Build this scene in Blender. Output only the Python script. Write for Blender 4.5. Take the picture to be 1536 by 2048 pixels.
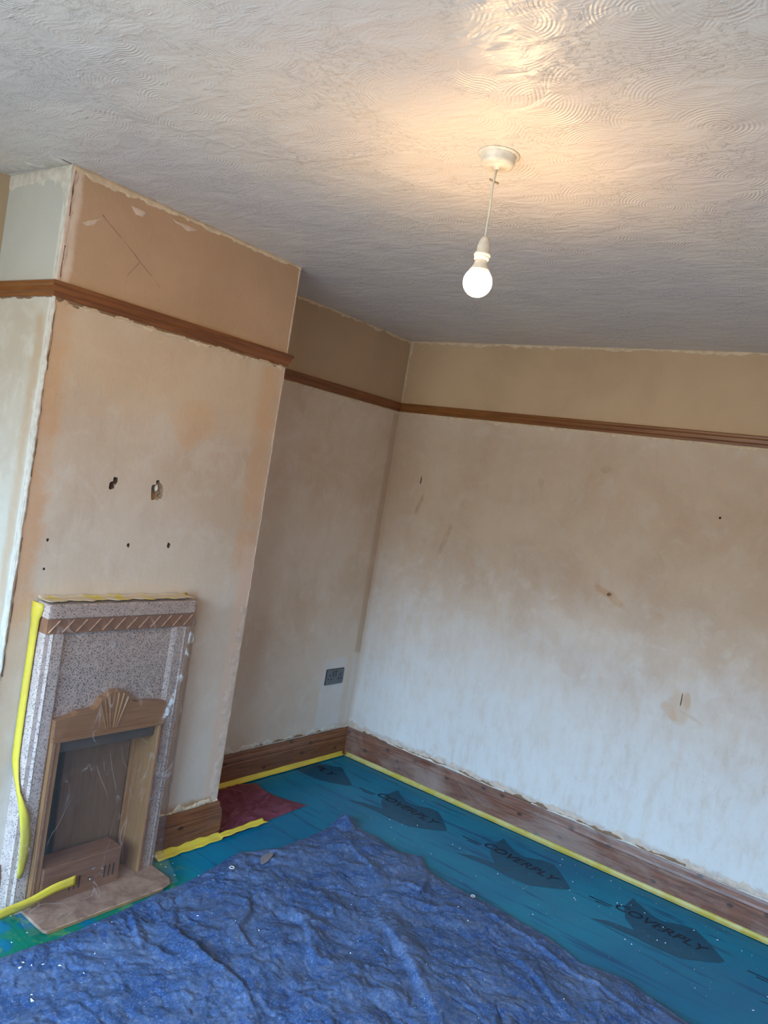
import bpy, bmesh, math, random
import numpy as np
from mathutils import Vector

for _o in list(bpy.data.objects):
    bpy.data.objects.remove(_o)
SC = bpy.context.scene
COL = SC.collection
rnd = random.Random(7)
nrg = np.random.default_rng(11)

# ------------------------------------------------------------------ camera
CAM = bpy.data.cameras.new('camera')
cam = bpy.data.objects.new('camera', CAM); COL.objects.link(cam)
cam.location = (2.7786, -3.6824, 1.6188)
cam.rotation_euler = (1.52861, -0.16364, 0.65198)
CAM.sensor_fit = 'VERTICAL'; CAM.sensor_height = 32.0; CAM.sensor_width = 24.0
CAM.lens = 1602.74 / 2048 * 32.0
CAM.clip_start = 0.02
SC.camera = cam

# ------------------------------------------------------------------ sky, exposure
SKY_STRENGTH = 35.0
BULB_STRENGTH = 310.0
W = bpy.data.worlds.new('sky'); SC.world = W; W.use_nodes = True
_t = W.node_tree; _t.nodes.clear()
_tc = _t.nodes.new('ShaderNodeTexCoord'); _sx = _t.nodes.new('ShaderNodeSeparateXYZ')
_rp = _t.nodes.new('ShaderNodeValToRGB'); _bg = _t.nodes.new('ShaderNodeBackground'); _ou = _t.nodes.new('ShaderNodeOutputWorld')
_mr = _t.nodes.new('ShaderNodeMapRange'); _mr.inputs[1].default_value = -1; _mr.inputs[2].default_value = 1
_t.links.new(_tc.outputs['Generated'], _sx.inputs[0]); _t.links.new(_sx.outputs['Z'], _mr.inputs[0])
_t.links.new(_mr.outputs[0], _rp.inputs[0]); _t.links.new(_rp.outputs[0], _bg.inputs[0]); _t.links.new(_bg.outputs[0], _ou.inputs[0])
_e = _rp.color_ramp.elements
_e[0].position = 0.0; _e[0].color = (0.14, 0.145, 0.14, 1)          # street and gardens below the horizon
_e[1].position = 1.0; _e[1].color = (0.42, 0.68, 1.0, 1)
for _p, _c in ((0.49, (0.20, 0.205, 0.195, 1)), (0.54, (0.23, 0.24, 0.235, 1)), (0.60, (0.42, 0.68, 1.0, 1))):
    _n = _e.new(_p); _n.color = _c
_bg.inputs[1].default_value = SKY_STRENGTH
SC.view_settings.view_transform = 'Standard'
SC.view_settings.look = 'None'
SC.view_settings.gamma = 1.0
SC.view_settings.exposure = 0.0
SC.view_settings.use_curve_mapping = False
SC.cycles.max_bounces = 10
SC.cycles.diffuse_bounces = 5
SC.cycles.transparent_max_bounces = 16
SC.cycles.caustics_reflective = False
SC.cycles.caustics_refractive = False
SC.cycles.sample_clamp_indirect = 6.0

# room dimensions (metres): corner of the left and right wall at the origin
H = 2.4164; D = 0.3796; Y1 = -1.3239; Y2 = -2.354
ZR0, ZR1, SK = 2.0094, 2.0572, 0.1594
XE, YE = 3.75, -4.8
WX0, WX1, WZ0, WZ1 = 0.6, 3.2, 0.62, 2.2     # window opening in the back wall

# the window lets the sky in: a portal only tells the renderer where to look for it
_pl = bpy.data.lights.new('window_daylight', 'AREA'); _pl.shape = 'RECTANGLE'
_pl.size = WX1 - WX0; _pl.size_y = WZ1 - WZ0; _pl.cycles.is_portal = True
_po = bpy.data.objects.new('window_daylight', _pl); COL.objects.link(_po)
_po.location = ((WX0 + WX1) / 2, YE - 0.02, (WZ0 + WZ1) / 2); _po.rotation_euler = (math.radians(90), 0, 0)


# ------------------------------------------------------------------ node helpers
def lin(r, g=None, b=None):
    if g is None: r, g, b = r
    f = lambda c: (c / 255 / 12.92) if c / 255 <= 0.04045 else ((c / 255 + 0.055) / 1.055) ** 2.4
    return (f(r), f(g), f(b), 1.0)


class NT:
    def __init__(s, name):
        s.m = bpy.data.materials.new(name); s.m.use_nodes = True
        s.t = s.m.node_tree; s.t.nodes.clear()
        s.out = s.t.nodes.new('ShaderNodeOutputMaterial')
        s.tc = s.t.nodes.new('ShaderNodeTexCoord'); s.co = s.tc.outputs['Object']

    def put(s, sock, v):
        if isinstance(v, bpy.types.NodeSocket): s.t.links.new(v, sock)
        elif v is not None: sock.default_value = v

    def n(s, typ, ins=(), **attrs):
        nd = s.t.nodes.new(typ)
        for k, v in attrs.items(): setattr(nd, k, v)
        for k, v in (ins.items() if isinstance(ins, dict) else enumerate(ins)): s.put(nd.inputs[k], v)
        return nd

    def math(s, op, a, b=None, c=None, clamp=False):
        return s.n('ShaderNodeMath', (a, b, c), operation=op, use_clamp=clamp).outputs[0]

    def map(s, scale, co=None, loc=(0, 0, 0), rot=(0, 0, 0)):
        return s.n('ShaderNodeMapping', {0: co or s.co, 1: loc, 2: rot, 3: scale}).outputs[0]

    def noise(s, scale, detail=4, rough=0.55, dist=0.0, co=None, out=0):
        return s.n('ShaderNodeTexNoise', {'Vector': co or s.co, 'Scale': scale, 'Detail': detail, 'Roughness': rough, 'Distortion': dist}).outputs[out]

    def vor(s, scale, co=None, feature='F1', rnd=1.0, out='Distance', dims='3D'):
        return s.n('ShaderNodeTexVoronoi', {'Vector': co or s.co, 'Scale': scale, 'Randomness': rnd}, feature=feature, voronoi_dimensions=dims).outputs[out]

    def step(s, v, a, b, lo=0.0, hi=1.0):
        return s.n('ShaderNodeMapRange', (v, a, b, lo, hi), interpolation_type='SMOOTHSTEP').outputs[0]

    def mix(s, f, a, b):
        nd = s.n('ShaderNodeMix', data_type='RGBA')
        s.put(nd.inputs[0], f); s.put(nd.inputs[6], a); s.put(nd.inputs[7], b)
        return nd.outputs[2]

    def bump(s, h, strength=0.3, dist=0.01, normal=None):
        nd = s.n('ShaderNodeBump', {'Strength': strength, 'Distance': dist, 'Height': h})
        if normal: s.t.links.new(normal, nd.inputs['Normal'])
        return nd.outputs[0]

    def bsdf(s, col, rough=0.6, normal=None, spec=0.5, metal=0.0, **kw):
        b = s.n('ShaderNodeBsdfPrincipled', {'Base Color': col, 'Roughness': rough, 'Metallic': metal, 'Specular IOR Level': spec})
        for k, v in kw.items(): s.put(b.inputs[k], v)
        if normal: s.t.links.new(normal, b.inputs['Normal'])
        s.t.links.new(b.outputs[0], s.out.inputs[0])
        return s.m


def flat(name, rgb, rough=0.6, metal=0.0, spec=0.5, bumps=None):
    k = NT(name)
    nz = k.noise(40, 3)
    c = k.mix(k.step(nz, 0.3, 0.7), lin(*[v * 0.9 for v in rgb]), lin(*rgb))
    return k.bsdf(c, rough, k.bump(k.noise(bumps or 120, 3), 0.15, 0.002), spec, metal)


# ------------------------------------------------------------------ mesh helpers
def link(name, verts, faces, mat, parent=None, smooth=False, kind=None):
    me = bpy.data.meshes.new(name); me.from_pydata([tuple(map(float, v)) for v in verts], [], [tuple(map(int, f)) for f in faces])
    bm = bmesh.new(); bm.from_mesh(me); bmesh.ops.recalc_face_normals(bm, faces=bm.faces); bm.to_mesh(me); bm.free()
    if smooth:
        me.polygons.foreach_set('use_smooth', [True] * len(me.polygons))
    me.materials.append(mat)
    o = bpy.data.objects.new(name, me); COL.objects.link(o)
    if parent: o.parent = parent
    if kind: o['kind'] = kind
    return o


def grid(name, P, mat, parent=None, keep=None, kind=None):
    """P: (nu, nv, 3) array of points -> smooth sheet"""
    nu, nv = P.shape[:2]
    i = np.arange(nu * nv).reshape(nu, nv)
    F = np.stack([i[:-1, :-1], i[1:, :-1], i[1:, 1:], i[:-1, 1:]], -1).reshape(-1, 4)
    V = P.reshape(-1, 3)
    if keep is not None:
        k = keep.reshape(-1); F = F[k[F].all(1)]
        used = np.zeros(len(V), bool); used[F.ravel()] = True
        rem = np.cumsum(used) - 1; V = V[used]; F = rem[F]
    me = bpy.data.meshes.new(name)
    me.vertices.add(len(V)); me.vertices.foreach_set('co', V.astype(np.float32).ravel())
    me.loops.add(F.size); me.loops.foreach_set('vertex_index', F.astype(np.int32).ravel())
    me.polygons.add(len(F)); me.polygons.foreach_set('loop_start', np.arange(0, F.size, 4, dtype=np.int32))
    me.polygons.foreach_set('use_smooth', np.ones(len(F), bool))
    me.update(calc_edges=True); me.validate()
    me.materials.append(mat)
    o = bpy.data.objects.new(name, me); COL.objects.link(o)
    if parent: o.parent = parent
    if kind: o['kind'] = kind
    return o


def box_vf(x0, x1, y0, y1, z0, z1):
    v = [(x0, y0, z0), (x1, y0, z0), (x1, y1, z0), (x0, y1, z0), (x0, y0, z1), (x1, y0, z1), (x1, y1, z1), (x0, y1, z1)]
    f = [(0, 3, 2, 1), (4, 5, 6, 7), (0, 1, 5, 4), (1, 2, 6, 5), (2, 3, 7, 6), (3, 0, 4, 7)]
    return v, f


def box(name, x0, x1, y0, y1, z0, z1, mat, parent=None, bevel=0.0, kind=None):
    me = bpy.data.meshes.new(name); v, f = box_vf(min(x0, x1), max(x0, x1), min(y0, y1), max(y0, y1), min(z0, z1), max(z0, z1))
    me.from_pydata(v, [], f)
    if bevel:
        bm = bmesh.new(); bm.from_mesh(me)
        bmesh.ops.bevel(bm, geom=bm.edges[:], offset=bevel, segments=2, affect='EDGES', profile=0.5)
        bm.to_mesh(me); bm.free()
    me.materials.append(mat)
    o = bpy.data.objects.new(name, me); COL.objects.link(o)
    if parent: o.parent = parent
    if kind: o['kind'] = kind
    return o


def prism(name, poly, to3, d0, d1, mat, parent=None, bevel=0.0):
    """extrude a 2D polygon: to3(u, v, d) -> point"""
    n = len(poly)
    V = [to3(u, v, d0) for u, v in poly] + [to3(u, v, d1) for u, v in poly]
    F = [tuple(range(n - 1, -1, -1)), tuple(range(n, 2 * n))] + [(i, (i + 1) % n, n + (i + 1) % n, n + i) for i in range(n)]
    o = link(name, V, F, mat, parent)
    if bevel:
        bm = bmesh.new(); bm.from_mesh(o.data)
        bmesh.ops.bevel(bm, geom=bm.edges[:], offset=bevel, segments=1, affect='EDGES'); bm.to_mesh(o.data); bm.free()
    return o


def lathe(name, prof, mat, parent=None, c=(0, 0, 0), seg=32, smooth=True):
    V = []; F = []
    for r, z in prof:
        for i in range(seg):
            a = 2 * math.pi * i / seg; V.append((c[0] + r * math.cos(a), c[1] + r * math.sin(a), c[2] + z))
    for j in range(len(prof) - 1):
        for i in range(seg):
            F.append((j * seg + i, j * seg + (i + 1) % seg, (j + 1) * seg + (i + 1) % seg, (j + 1) * seg + i))
    F.append(tuple(range(seg))); F.append(tuple((len(prof) - 1) * seg + i for i in range(seg)))
    return link(name, V, F, mat, parent, smooth)


def tube(name, pts, r, mat, parent=None, seg=10):
    V = []; F = []; pts = [Vector(p) for p in pts]
    for k, p in enumerate(pts):
        d = (pts[min(k + 1, len(pts) - 1)] - pts[max(k - 1, 0)]).normalized()
        a = d.orthogonal().normalized(); b = d.cross(a)
        for i in range(seg):
            t = 2 * math.pi * i / seg; V.append(p + a * (r * math.cos(t)) + b * (r * math.sin(t)))
    for k in range(len(pts) - 1):
        for i in range(seg):
            F.append((k * seg + i, k * seg + (i + 1) % seg, (k + 1) * seg + (i + 1) % seg, (k + 1) * seg + i))
    F.append(tuple(range(seg))); F.append(tuple((len(pts) - 1) * seg + i for i in range(seg)))
    return link(name, V, F, mat, parent, True)


def empty(name, loc=(0, 0, 0)):
    o = bpy.data.objects.new(name, None); COL.objects.link(o); o.location = loc; o.empty_display_size = 0.05
    return o


def tag(o, label, cat, group=None):
    o['label'] = label; o['category'] = cat
    if group: o['group'] = group
    return o


def vnoise(x, y, seed=0):
    """value noise on arrays, -1..1"""
    xi = np.floor(x).astype(np.int64); yi = np.floor(y).astype(np.int64); fx = x - xi; fy = y - yi
    fx = fx * fx * fx * (fx * (fx * 6 - 15) + 10); fy = fy * fy * fy * (fy * (fy * 6 - 15) + 10)
    def h(a, b):
        n = (a * 374761393 + b * 668265263 + seed * 974634777) & 0xFFFFFFFF
        n = ((n ^ (n >> 13)) * 1274126177) & 0xFFFFFFFF
        return ((n ^ (n >> 16)) & 0xFFFF) / 32767.5 - 1
    return (h(xi, yi) * (1 - fx) + h(xi + 1, yi) * fx) * (1 - fy) + (h(xi, yi + 1) * (1 - fx) + h(xi + 1, yi + 1) * fx) * fy


def fbm(x, y, oct=4, seed=0):
    s = 0; a = 1.0
    for k in range(oct): s = s + a * vnoise(x * 2 ** k, y * 2 ** k, seed + k); a *= 0.5
    return s / 2


def strip(name, A, B, wdir, nrm, w, mat, parent, jit=0.5, thick=0.002, n=90, seed=1, wob=0.002, freq=28.0):
    """ragged ribbon of filler, paper or stain laid on a surface along A-B; w is a number or f(t)"""
    A = np.array(A, float); B = np.array(B, float); wd = np.array(wdir, float); nr = np.array(nrm, float)
    L = np.linalg.norm(B - A); n = int(max(24, min(2600, L * freq * 14))); t = np.linspace(0, 1, n)
    ww = np.array([w(a) if callable(w) else w for a in t])
    nz = fbm(t * L * freq, t * 0 + seed * 3.7, 4, seed); nz2 = fbm(t * L * freq * 0.6, t * 0 + seed * 5.1, 3, seed + 9)
    e = np.maximum(ww * (1 + jit * 2 * nz), 0.0004)
    P = np.zeros((n, 4, 3))
    for j, f in enumerate((0, 0.15, 0.8, 1.0)):
        P[:, j] = A + t[:, None] * (B - A) + wd * (f * e + wob * nz2 * (1 if f < 0.5 else 0.3))[:, None]
    P[:, 0] += nr * 0.0003; P[:, 3] += nr * 0.0003
    P[:, 1] += nr * (thick * (1 + 0.5 * nz2))[:, None]; P[:, 2] += nr * (thick * 0.7 * (1 + 0.6 * nz))[:, None]
    return grid(name, P, mat, parent)


def sweep(name, prof, A, B, out, e0, e1, mat, kind='structure'):
    """wall trim: prof = (offset, z) polygon, run A-B at wall face, out = unit vector off the wall, e0/e1 = mitre sign"""
    A = Vector(A); B = Vector(B); o = Vector(out); d = (B - A).normalized(); n = len(prof); V = []
    nseg = max(2, int((B - A).length / 0.1))
    for k in range(nseg + 1):
        t = k / nseg
        for off, z in prof:
            p = A + (B - A) * t
            s = -e0 * off * (1 - t) + e1 * off * t
            V.append(p + d * s + o * off + Vector((0, 0, z)))
    F = [tuple(range(n)), tuple(range(nseg * n, nseg * n + n))]
    for k in range(nseg):
        for i in range(n): F.append((k * n + i, k * n + (i + 1) % n, (k + 1) * n + (i + 1) % n, (k + 1) * n + i))
    return link(name, V, F, mat, None, False, kind)


# ------------------------------------------------------------------ materials
def plaster(name, ax, base, dark, pale, feats=(), resid=None, upper=None, stain_amt=0.16):
    """ax: which object axis runs along the wall; feats: stains, tone patches and one partly painted shadow
    ('box', u0, u1, v0, v1, soft, rgb, strength, wobble) or ('ell', u, v, ru, rv, rot, rgb, strength)"""
    k = NT(name)
    sp = k.n('ShaderNodeSeparateXYZ', (k.co,)); u = sp.outputs[ax]; v = sp.outputs[2]
    big = k.noise(2.2, 5, 0.6, 0.4); mid = k.noise(9, 6, 0.65, 0.6); fine = k.noise(60, 4, 0.6)
    vs = k.map((1, 1, 0.34)); streak = k.noise(22, 5, 0.65, 0.2, vs); streak2 = k.noise(7, 5, 0.6, 0.3, k.map((1, 1, 0.5)))
    col = k.mix(k.step(big, 0.35, 0.68), lin(*base), lin(*dark))
    col = k.mix(k.math('MULTIPLY', k.step(mid, 0.46, 0.70), 0.48), col, lin(*pale))
    col = k.mix(k.math('MULTIPLY', k.step(streak, 0.52, 0.72), stain_amt), col, lin(*[c * 0.84 for c in dark]))
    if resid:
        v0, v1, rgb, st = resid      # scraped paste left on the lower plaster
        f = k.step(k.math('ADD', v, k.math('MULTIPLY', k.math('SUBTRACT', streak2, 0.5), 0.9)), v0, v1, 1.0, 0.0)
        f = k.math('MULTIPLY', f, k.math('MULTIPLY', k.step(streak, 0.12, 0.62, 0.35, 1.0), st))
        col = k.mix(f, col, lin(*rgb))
    if upper:
        zc, rgb, rgb2 = upper        # smoother skim above the picture rail
        cu = k.mix(k.step(big, 0.3, 0.7), lin(*rgb), lin(*rgb2))
        col = k.mix(k.step(v, zc - 0.003, zc + 0.003), col, cu)
    n1 = k.math('SUBTRACT', k.noise(11, 5, 0.65, 0.5), 0.5); n2 = k.math('SUBTRACT', k.noise(13, 5, 0.65, 0.5, k.map((1, 1, 1), loc=(3.1, 7.7, 1.9))), 0.5)
    for ft in feats:
        if ft[0] == 'box':
            _, u0, u1, v0, v1, soft, rgb, st, wob = ft
            uu = k.math('ADD', u, k.math('MULTIPLY', n1, wob * 2)); vv = k.math('ADD', v, k.math('MULTIPLY', n2, wob * 2.5))
            f = k.math('MULTIPLY', k.step(uu, u0 - soft, u0 + soft), k.step(uu, u1 - soft, u1 + soft, 1, 0))
            f = k.math('MULTIPLY', f, k.math('MULTIPLY', k.step(vv, v0 - soft, v0 + soft), k.step(vv, v1 - soft, v1 + soft, 1, 0)))
            f = k.math('MULTIPLY', f, k.math('MULTIPLY', k.step(mid, 0.25, 0.6, 0.45, 1.0), st))
        else:
            _, uc, vc, ru, rv, rot, rgb, st = ft
            c, s = math.cos(rot), math.sin(rot)
            du = k.math('ADD', k.math('SUBTRACT', u, uc), k.math('MULTIPLY', n1, ru * 1.2)); dv = k.math('ADD', k.math('SUBTRACT', v, vc), k.math('MULTIPLY', n2, rv * 1.2))
            a = k.math('ADD', k.math('MULTIPLY', du, c / ru), k.math('MULTIPLY', dv, s / ru))
            b = k.math('ADD', k.math('MULTIPLY', du, -s / rv), k.math('MULTIPLY', dv, c / rv))
            d = k.math('ADD', k.math('MULTIPLY', a, a), k.math('MULTIPLY', b, b))
            f = k.math('MULTIPLY', k.step(d, 0.35, 1.1, 1, 0), k.math('MULTIPLY', k.step(streak, 0.35, 0.6, 0.5, 1), st))
        col = k.mix(f, col, lin(*rgb))
    scr = k.math('MULTIPLY', k.step(k.noise(46, 6, 0.75, 1.4, k.map((1, 1, 0.6), loc=(5, 2, 8))), 0.56, 0.68), k.step(big, 0.4, 0.6))
    col = k.mix(k.math('MULTIPLY', scr, 0.22), col, lin(*[c * 0.80 for c in dark]))
    h = k.math('ADD', k.math('MULTIPLY', mid, 0.6), k.math('ADD', k.math('MULTIPLY', fine, 0.18), k.math('MULTIPLY', streak, 0.3)))
    return k.bsdf(col, 0.72, k.bump(h, 0.22, 0.012), 0.35)


def wood(name, axis, base, dark, light, dust=0.0, rough=0.42, knots=True):
    k = NT(name)
    sc = [1.0, 1.0, 1.0]; sc[axis] = 0.06
    g = k.noise(55, 6, 0.62, 1.2, k.map(sc)); g2 = k.noise(160, 4, 0.6, 0.5, k.map([s if s != 0.06 else 0.03 for s in sc]))
    broad = k.noise(3.5, 3, 0.5, 0.3)
    col = k.mix(k.step(g, 0.32, 0.66), lin(*dark), lin(*base))
    col = k.mix(k.math('MULTIPLY', k.step(g2, 0.45, 0.7), 0.45), col, lin(*light))
    col = k.mix(k.math('MULTIPLY', k.step(broad, 0.4, 0.75), 0.4), col, lin(*dark))
    if knots:
        _s = k.n('ShaderNodeSeparateXYZ', (k.co,))
        kv = k.n('ShaderNodeCombineXYZ', (k.math('MULTIPLY', _s.outputs[axis], 0.6), _s.outputs[2], 0.0)).outputs[0]
        kd = k.math('ADD', k.vor(8.5, kv, dims='2D'), k.math('MULTIPLY', k.noise(60, 3), 0.05))
        col = k.mix(k.math('MULTIPLY', k.step(kd, 0.06, 0.13, 1, 0), 0.85), col, lin(*[c * 0.5 for c in dark]))
    if dust:
        dn = k.noise(6, 6, 0.7, 0.6, k.map([s if s != 0.06 else 0.4 for s in sc]))
        col = k.mix(k.math('MULTIPLY', k.step(dn, 0.40, 0.72), dust), col, lin(176, 160, 150))
    return k.bsdf(col, rough, k.bump(k.math('ADD', g, k.math('MULTIPLY', g2, 0.5)), 0.12, 0.004), 0.45)


def m_ceiling():
    k = NT('artex_ceiling')
    warp = k.n('ShaderNodeTexNoise', {'Vector': k.co, 'Scale': 3.0, 'Detail': 2.0}).outputs['Color']
    wv = k.n('ShaderNodeVectorMath', (k.co, k.n('ShaderNodeVectorMath', (warp, (0.5, 0.5, 0.5)), operation='SUBTRACT').outputs[0]), operation='ADD')
    wv2 = k.n('ShaderNodeMix', data_type='VECTOR'); k.put(wv2.inputs[0], 0.06); k.put(wv2.inputs[4], k.co); k.put(wv2.inputs[5], wv.outputs[0])
    co = wv2.outputs[1]
    d = k.vor(5.2, co, rnd=0.85, dims='2D')                     # one cell = one comb swirl
    d2 = k.vor(5.2, k.map((1, 1, 1), co, loc=(0.11, 0.07, 0)), rnd=0.9, dims='2D')
    rings = k.math('SINE', k.math('ADD', k.math('MULTIPLY', d, 150.0), k.math('MULTIPLY', k.noise(4, 2), 5.0)))
    rings2 = k.math('SINE', k.math('MULTIPLY', d2, 135.0))
    sel = k.step(k.noise(3.4, 3, 0.6), 0.46, 0.54)
    rr = k.math('ADD', k.math('MULTIPLY', rings, k.math('SUBTRACT', 1.0, sel)), k.math('MULTIPLY', rings2, sel))
    amp = k.step(k.noise(8, 5, 0.65), 0.42, 0.66, 0.08, 1.0)
    crumb = k.step(k.noise(70, 5, 0.7, 0.4), 0.5, 0.75)
    cm = k.step(k.math('ADD', d, k.math('MULTIPLY', k.noise(9, 3), 0.25)), 0.52, 0.72)
    h = k.math('ADD', k.math('MULTIPLY', k.math('MULTIPLY', rr, amp), 0.075), k.math('ADD', k.math('MULTIPLY', k.math('MULTIPLY', crumb, cm), 0.55), k.math('ADD', k.math('ADD', k.math('MULTIPLY', k.math('MULTIPLY', k.step(k.noise(60, 4, 0.6, 0.3, k.map((0.22, 1, 1), rot=(0, 0, 0.55))), 0.56, 0.74), k.step(k.noise(11, 3), 0.46, 0.62)), 0.55), k.math('MULTIPLY', k.noise(7, 3, 0.5), 1.2)), k.math('MULTIPLY', k.noise(17, 4, 0.6, 0.6, k.map((0.6, 1.3, 1), rot=(0, 0, 0.5))), 0.9))))
    col = k.mix(k.step(k.noise(2.3, 4), 0.35, 0.65), lin(222, 214, 202), lin(212, 206, 200))
    return k.bsdf(col, 0.38, k.bump(h, 0.55, 0.012), 0.36)


M = {}
M['ceiling'] = m_ceiling()
PB, PDK, PP = (206, 184, 162), (192, 164, 138), (214, 202, 186)
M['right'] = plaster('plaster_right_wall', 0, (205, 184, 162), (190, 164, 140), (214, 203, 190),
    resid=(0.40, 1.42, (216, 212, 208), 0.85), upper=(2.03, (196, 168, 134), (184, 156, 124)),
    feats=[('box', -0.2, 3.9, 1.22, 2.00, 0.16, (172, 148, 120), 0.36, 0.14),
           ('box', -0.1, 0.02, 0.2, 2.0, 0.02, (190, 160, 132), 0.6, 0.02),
           ('box', -0.2, 3.9, 0.10, 0.185, 0.012, (176, 148, 128), 0.75, 0.03),
           ('ell', 1.40, 1.245, 0.11, 0.022, -0.45, (182, 144, 108), 0.65), ('ell', 1.40, 1.25, 0.012, 0.010, 0, (120, 84, 58), 0.9),
           ('ell', 1.80, 0.83, 0.055, 0.085, 0.3, (200, 174, 148), 0.7), ('ell', 1.765, 0.80, 0.05, 0.03, -0.7, (200, 170, 140), 0.8), ('ell', 1.83, 0.87, 0.02, 0.05, 0.0, (196, 166, 138), 0.8), ('ell', 1.86, 0.80, 0.07, 0.008, -0.3, (196, 170, 144), 0.6),
           ('ell', 1.28, 1.83, 0.035, 0.02, 0.2, (160, 130, 100), 0.3), ('ell', 0.95, 1.72, 0.02, 0.03, 0.2, (160, 130, 100), 0.3),
           ('ell', 0.24, 1.50, 0.015, 0.07, -0.3, (150, 122, 96), 0.5), ('ell', 0.45, 1.35, 0.02, 0.12, -0.3, (160, 134, 108), 0.4),
           ('ell', 1.829, 1.687, 0.006, 0.006, 0, (60, 44, 32), 1.0)])
M['alcove'] = plaster('plaster_alcove', 1, (210, 192, 172), (198, 174, 150), (216, 204, 190), stain_amt=0.14,
    resid=(0.3, 1.1, (210, 202, 194), 0.4), upper=(2.03, (182, 154, 122), (174, 148, 118)),
    feats=[('box', -0.30, -0.10, 0.18, 0.58, 0.012, (208, 206, 204), 0.75, 0.025), ('box', -0.05, 0.05, 0.16, 0.6, 0.01, (214, 210, 204), 0.6, 0.02),
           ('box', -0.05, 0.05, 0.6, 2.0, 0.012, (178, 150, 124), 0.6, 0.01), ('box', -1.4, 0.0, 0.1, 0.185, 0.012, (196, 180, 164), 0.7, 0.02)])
M['chimney'] = plaster('plaster_chimney_front', 1, (202, 184, 164), (192, 170, 148), (210, 197, 183), stain_amt=0.14,
    resid=(0.3, 1.1, (206, 196, 184), 0.55), upper=(2.03, (186, 152, 122), (174, 142, 112)),
    feats=[('box', -2.40, -2.285, 0.95, 2.02, 0.03, (198, 148, 104), 0.7, 0.07), ('box', -2.40, -2.30, 0.1, 1.0, 0.03, (200, 168, 134), 0.6, 0.05),
           ('box', -2.36, -1.35, 1.72, 2.02, 0.10, (206, 176, 138), 0.5, 0.10), ('box', -1.44, -1.34, 1.15, 2.0, 0.03, (202, 152, 106), 0.5, 0.06),
           ('box', -1.40, -1.30, 0.15, 1.25, 0.012, (208, 178, 156), 0.9, 0.025), ('box', -1.72, -1.59, 0.1, 1.06, 0.025, (176, 134, 92), 0.7, 0.03),  # brown band by the fireplace: part stain, part contact shadow painted in
           ('box', -1.7, -1.3, 0.1, 0.19, 0.015, (166, 120, 76), 0.9, 0.02), ('ell', -1.74, 1.70, 0.12, 0.10, 0.4, (208, 160, 110), 0.4),
           ('box', -2.40, -2.315, 2.03, 2.45, 0.012, (216, 196, 178), 0.85, 0.02)])
M['return'] = plaster('plaster_chimney_side', 0, (204, 198, 184), (192, 180, 162), (214, 210, 200), upper=(2.03, (192, 190, 180), (186, 184, 174)),
    feats=[('box', 0.30, 0.345, 0.2, 1.95, 0.02, (186, 148, 108), 0.55, 0.03), ('box', 0.352, 0.40, 0.3, 2.4, 0.006, (220, 216, 206), 0.8, 0.008)])
M['plain'] = plaster('plaster_plain', 0, PB, PDK, PP)
M['filler'] = flat('filler_white', (214, 206, 192), 0.75, bumps=60)
M['filler_pink'] = flat('filler_pink', (212, 188, 168), 0.75, bumps=60)
M['filler_warm'] = flat('filler_cream', (214, 192, 162), 0.8, bumps=60)
M['brown_scar'] = flat('torn_backing', (140, 108, 80), 0.85, bumps=60)
M['crack'] = flat('crack_dark', (96, 74, 56), 0.9)
M['hole'] = flat('hole_inside', (92, 70, 56), 0.95, bumps=80)
M['hole_pale'] = flat('hole_mortar', (150, 124, 100), 0.9, bumps=80)  # paler mortar colour inside the large hole and the wall dents
M['pine_x'] = wood('stained_pine_right', 0, (128, 82, 62), (94, 56, 42), (150, 104, 82), dust=0.45)
M['pine_y'] = wood('stained_pine_left', 1, (134, 84, 50), (96, 54, 30), (156, 102, 64), dust=0.12)
M['rail_x'] = wood('picture_rail_wood_x', 0, (136, 86, 40), (110, 64, 28), (148, 96, 48), knots=False, rough=0.38)
M['rail_y'] = wood('picture_rail_wood_y', 1, (134, 80, 42), (102, 58, 30), (146, 92, 52), knots=False, rough=0.38)
M['white_plastic'] = flat('white_plastic', (226, 220, 206), 0.4)
M['cable_white'] = flat('white_cable', (216, 208, 190), 0.5)


# ------------------------------------------------------------------ the room
def quad_wall(name, mat, to3, us, vs, skip=(), nsub=1):
    V = []; F = []
    for u in us:
        for v in vs: V.append(to3(u, v))
    nv = len(vs)
    for i in range(len(us) - 1):
        for j in range(nv - 1):
            if (i, j) in skip: continue
            F.append((i * nv + j, (i + 1) * nv + j, (i + 1) * nv + j + 1, i * nv + j + 1))
    return link(name, V, F, mat, None, False, 'structure')


m_floor = wood('floorboards', 0, (120, 84, 56), (92, 62, 40), (140, 100, 70), knots=True)
floor = box('floor', 0, XE, YE, 0, -0.05, 0.0, m_floor, kind='structure')
ceiling = box('ceiling', -0.02, XE + 0.02, YE - 0.02, 0.02, H, H + 0.05, M['ceiling'], kind='structure')
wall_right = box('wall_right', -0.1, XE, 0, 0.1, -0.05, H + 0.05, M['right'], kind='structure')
wall_left = box('wall_left', -0.1, 0, YE, 0, -0.05, H + 0.05, M['alcove'], kind='structure')
wall_rear = box('wall_rear', XE, XE + 0.1, YE, 0.1, -0.05, H + 0.05, M['plain'], kind='structure')
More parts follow.
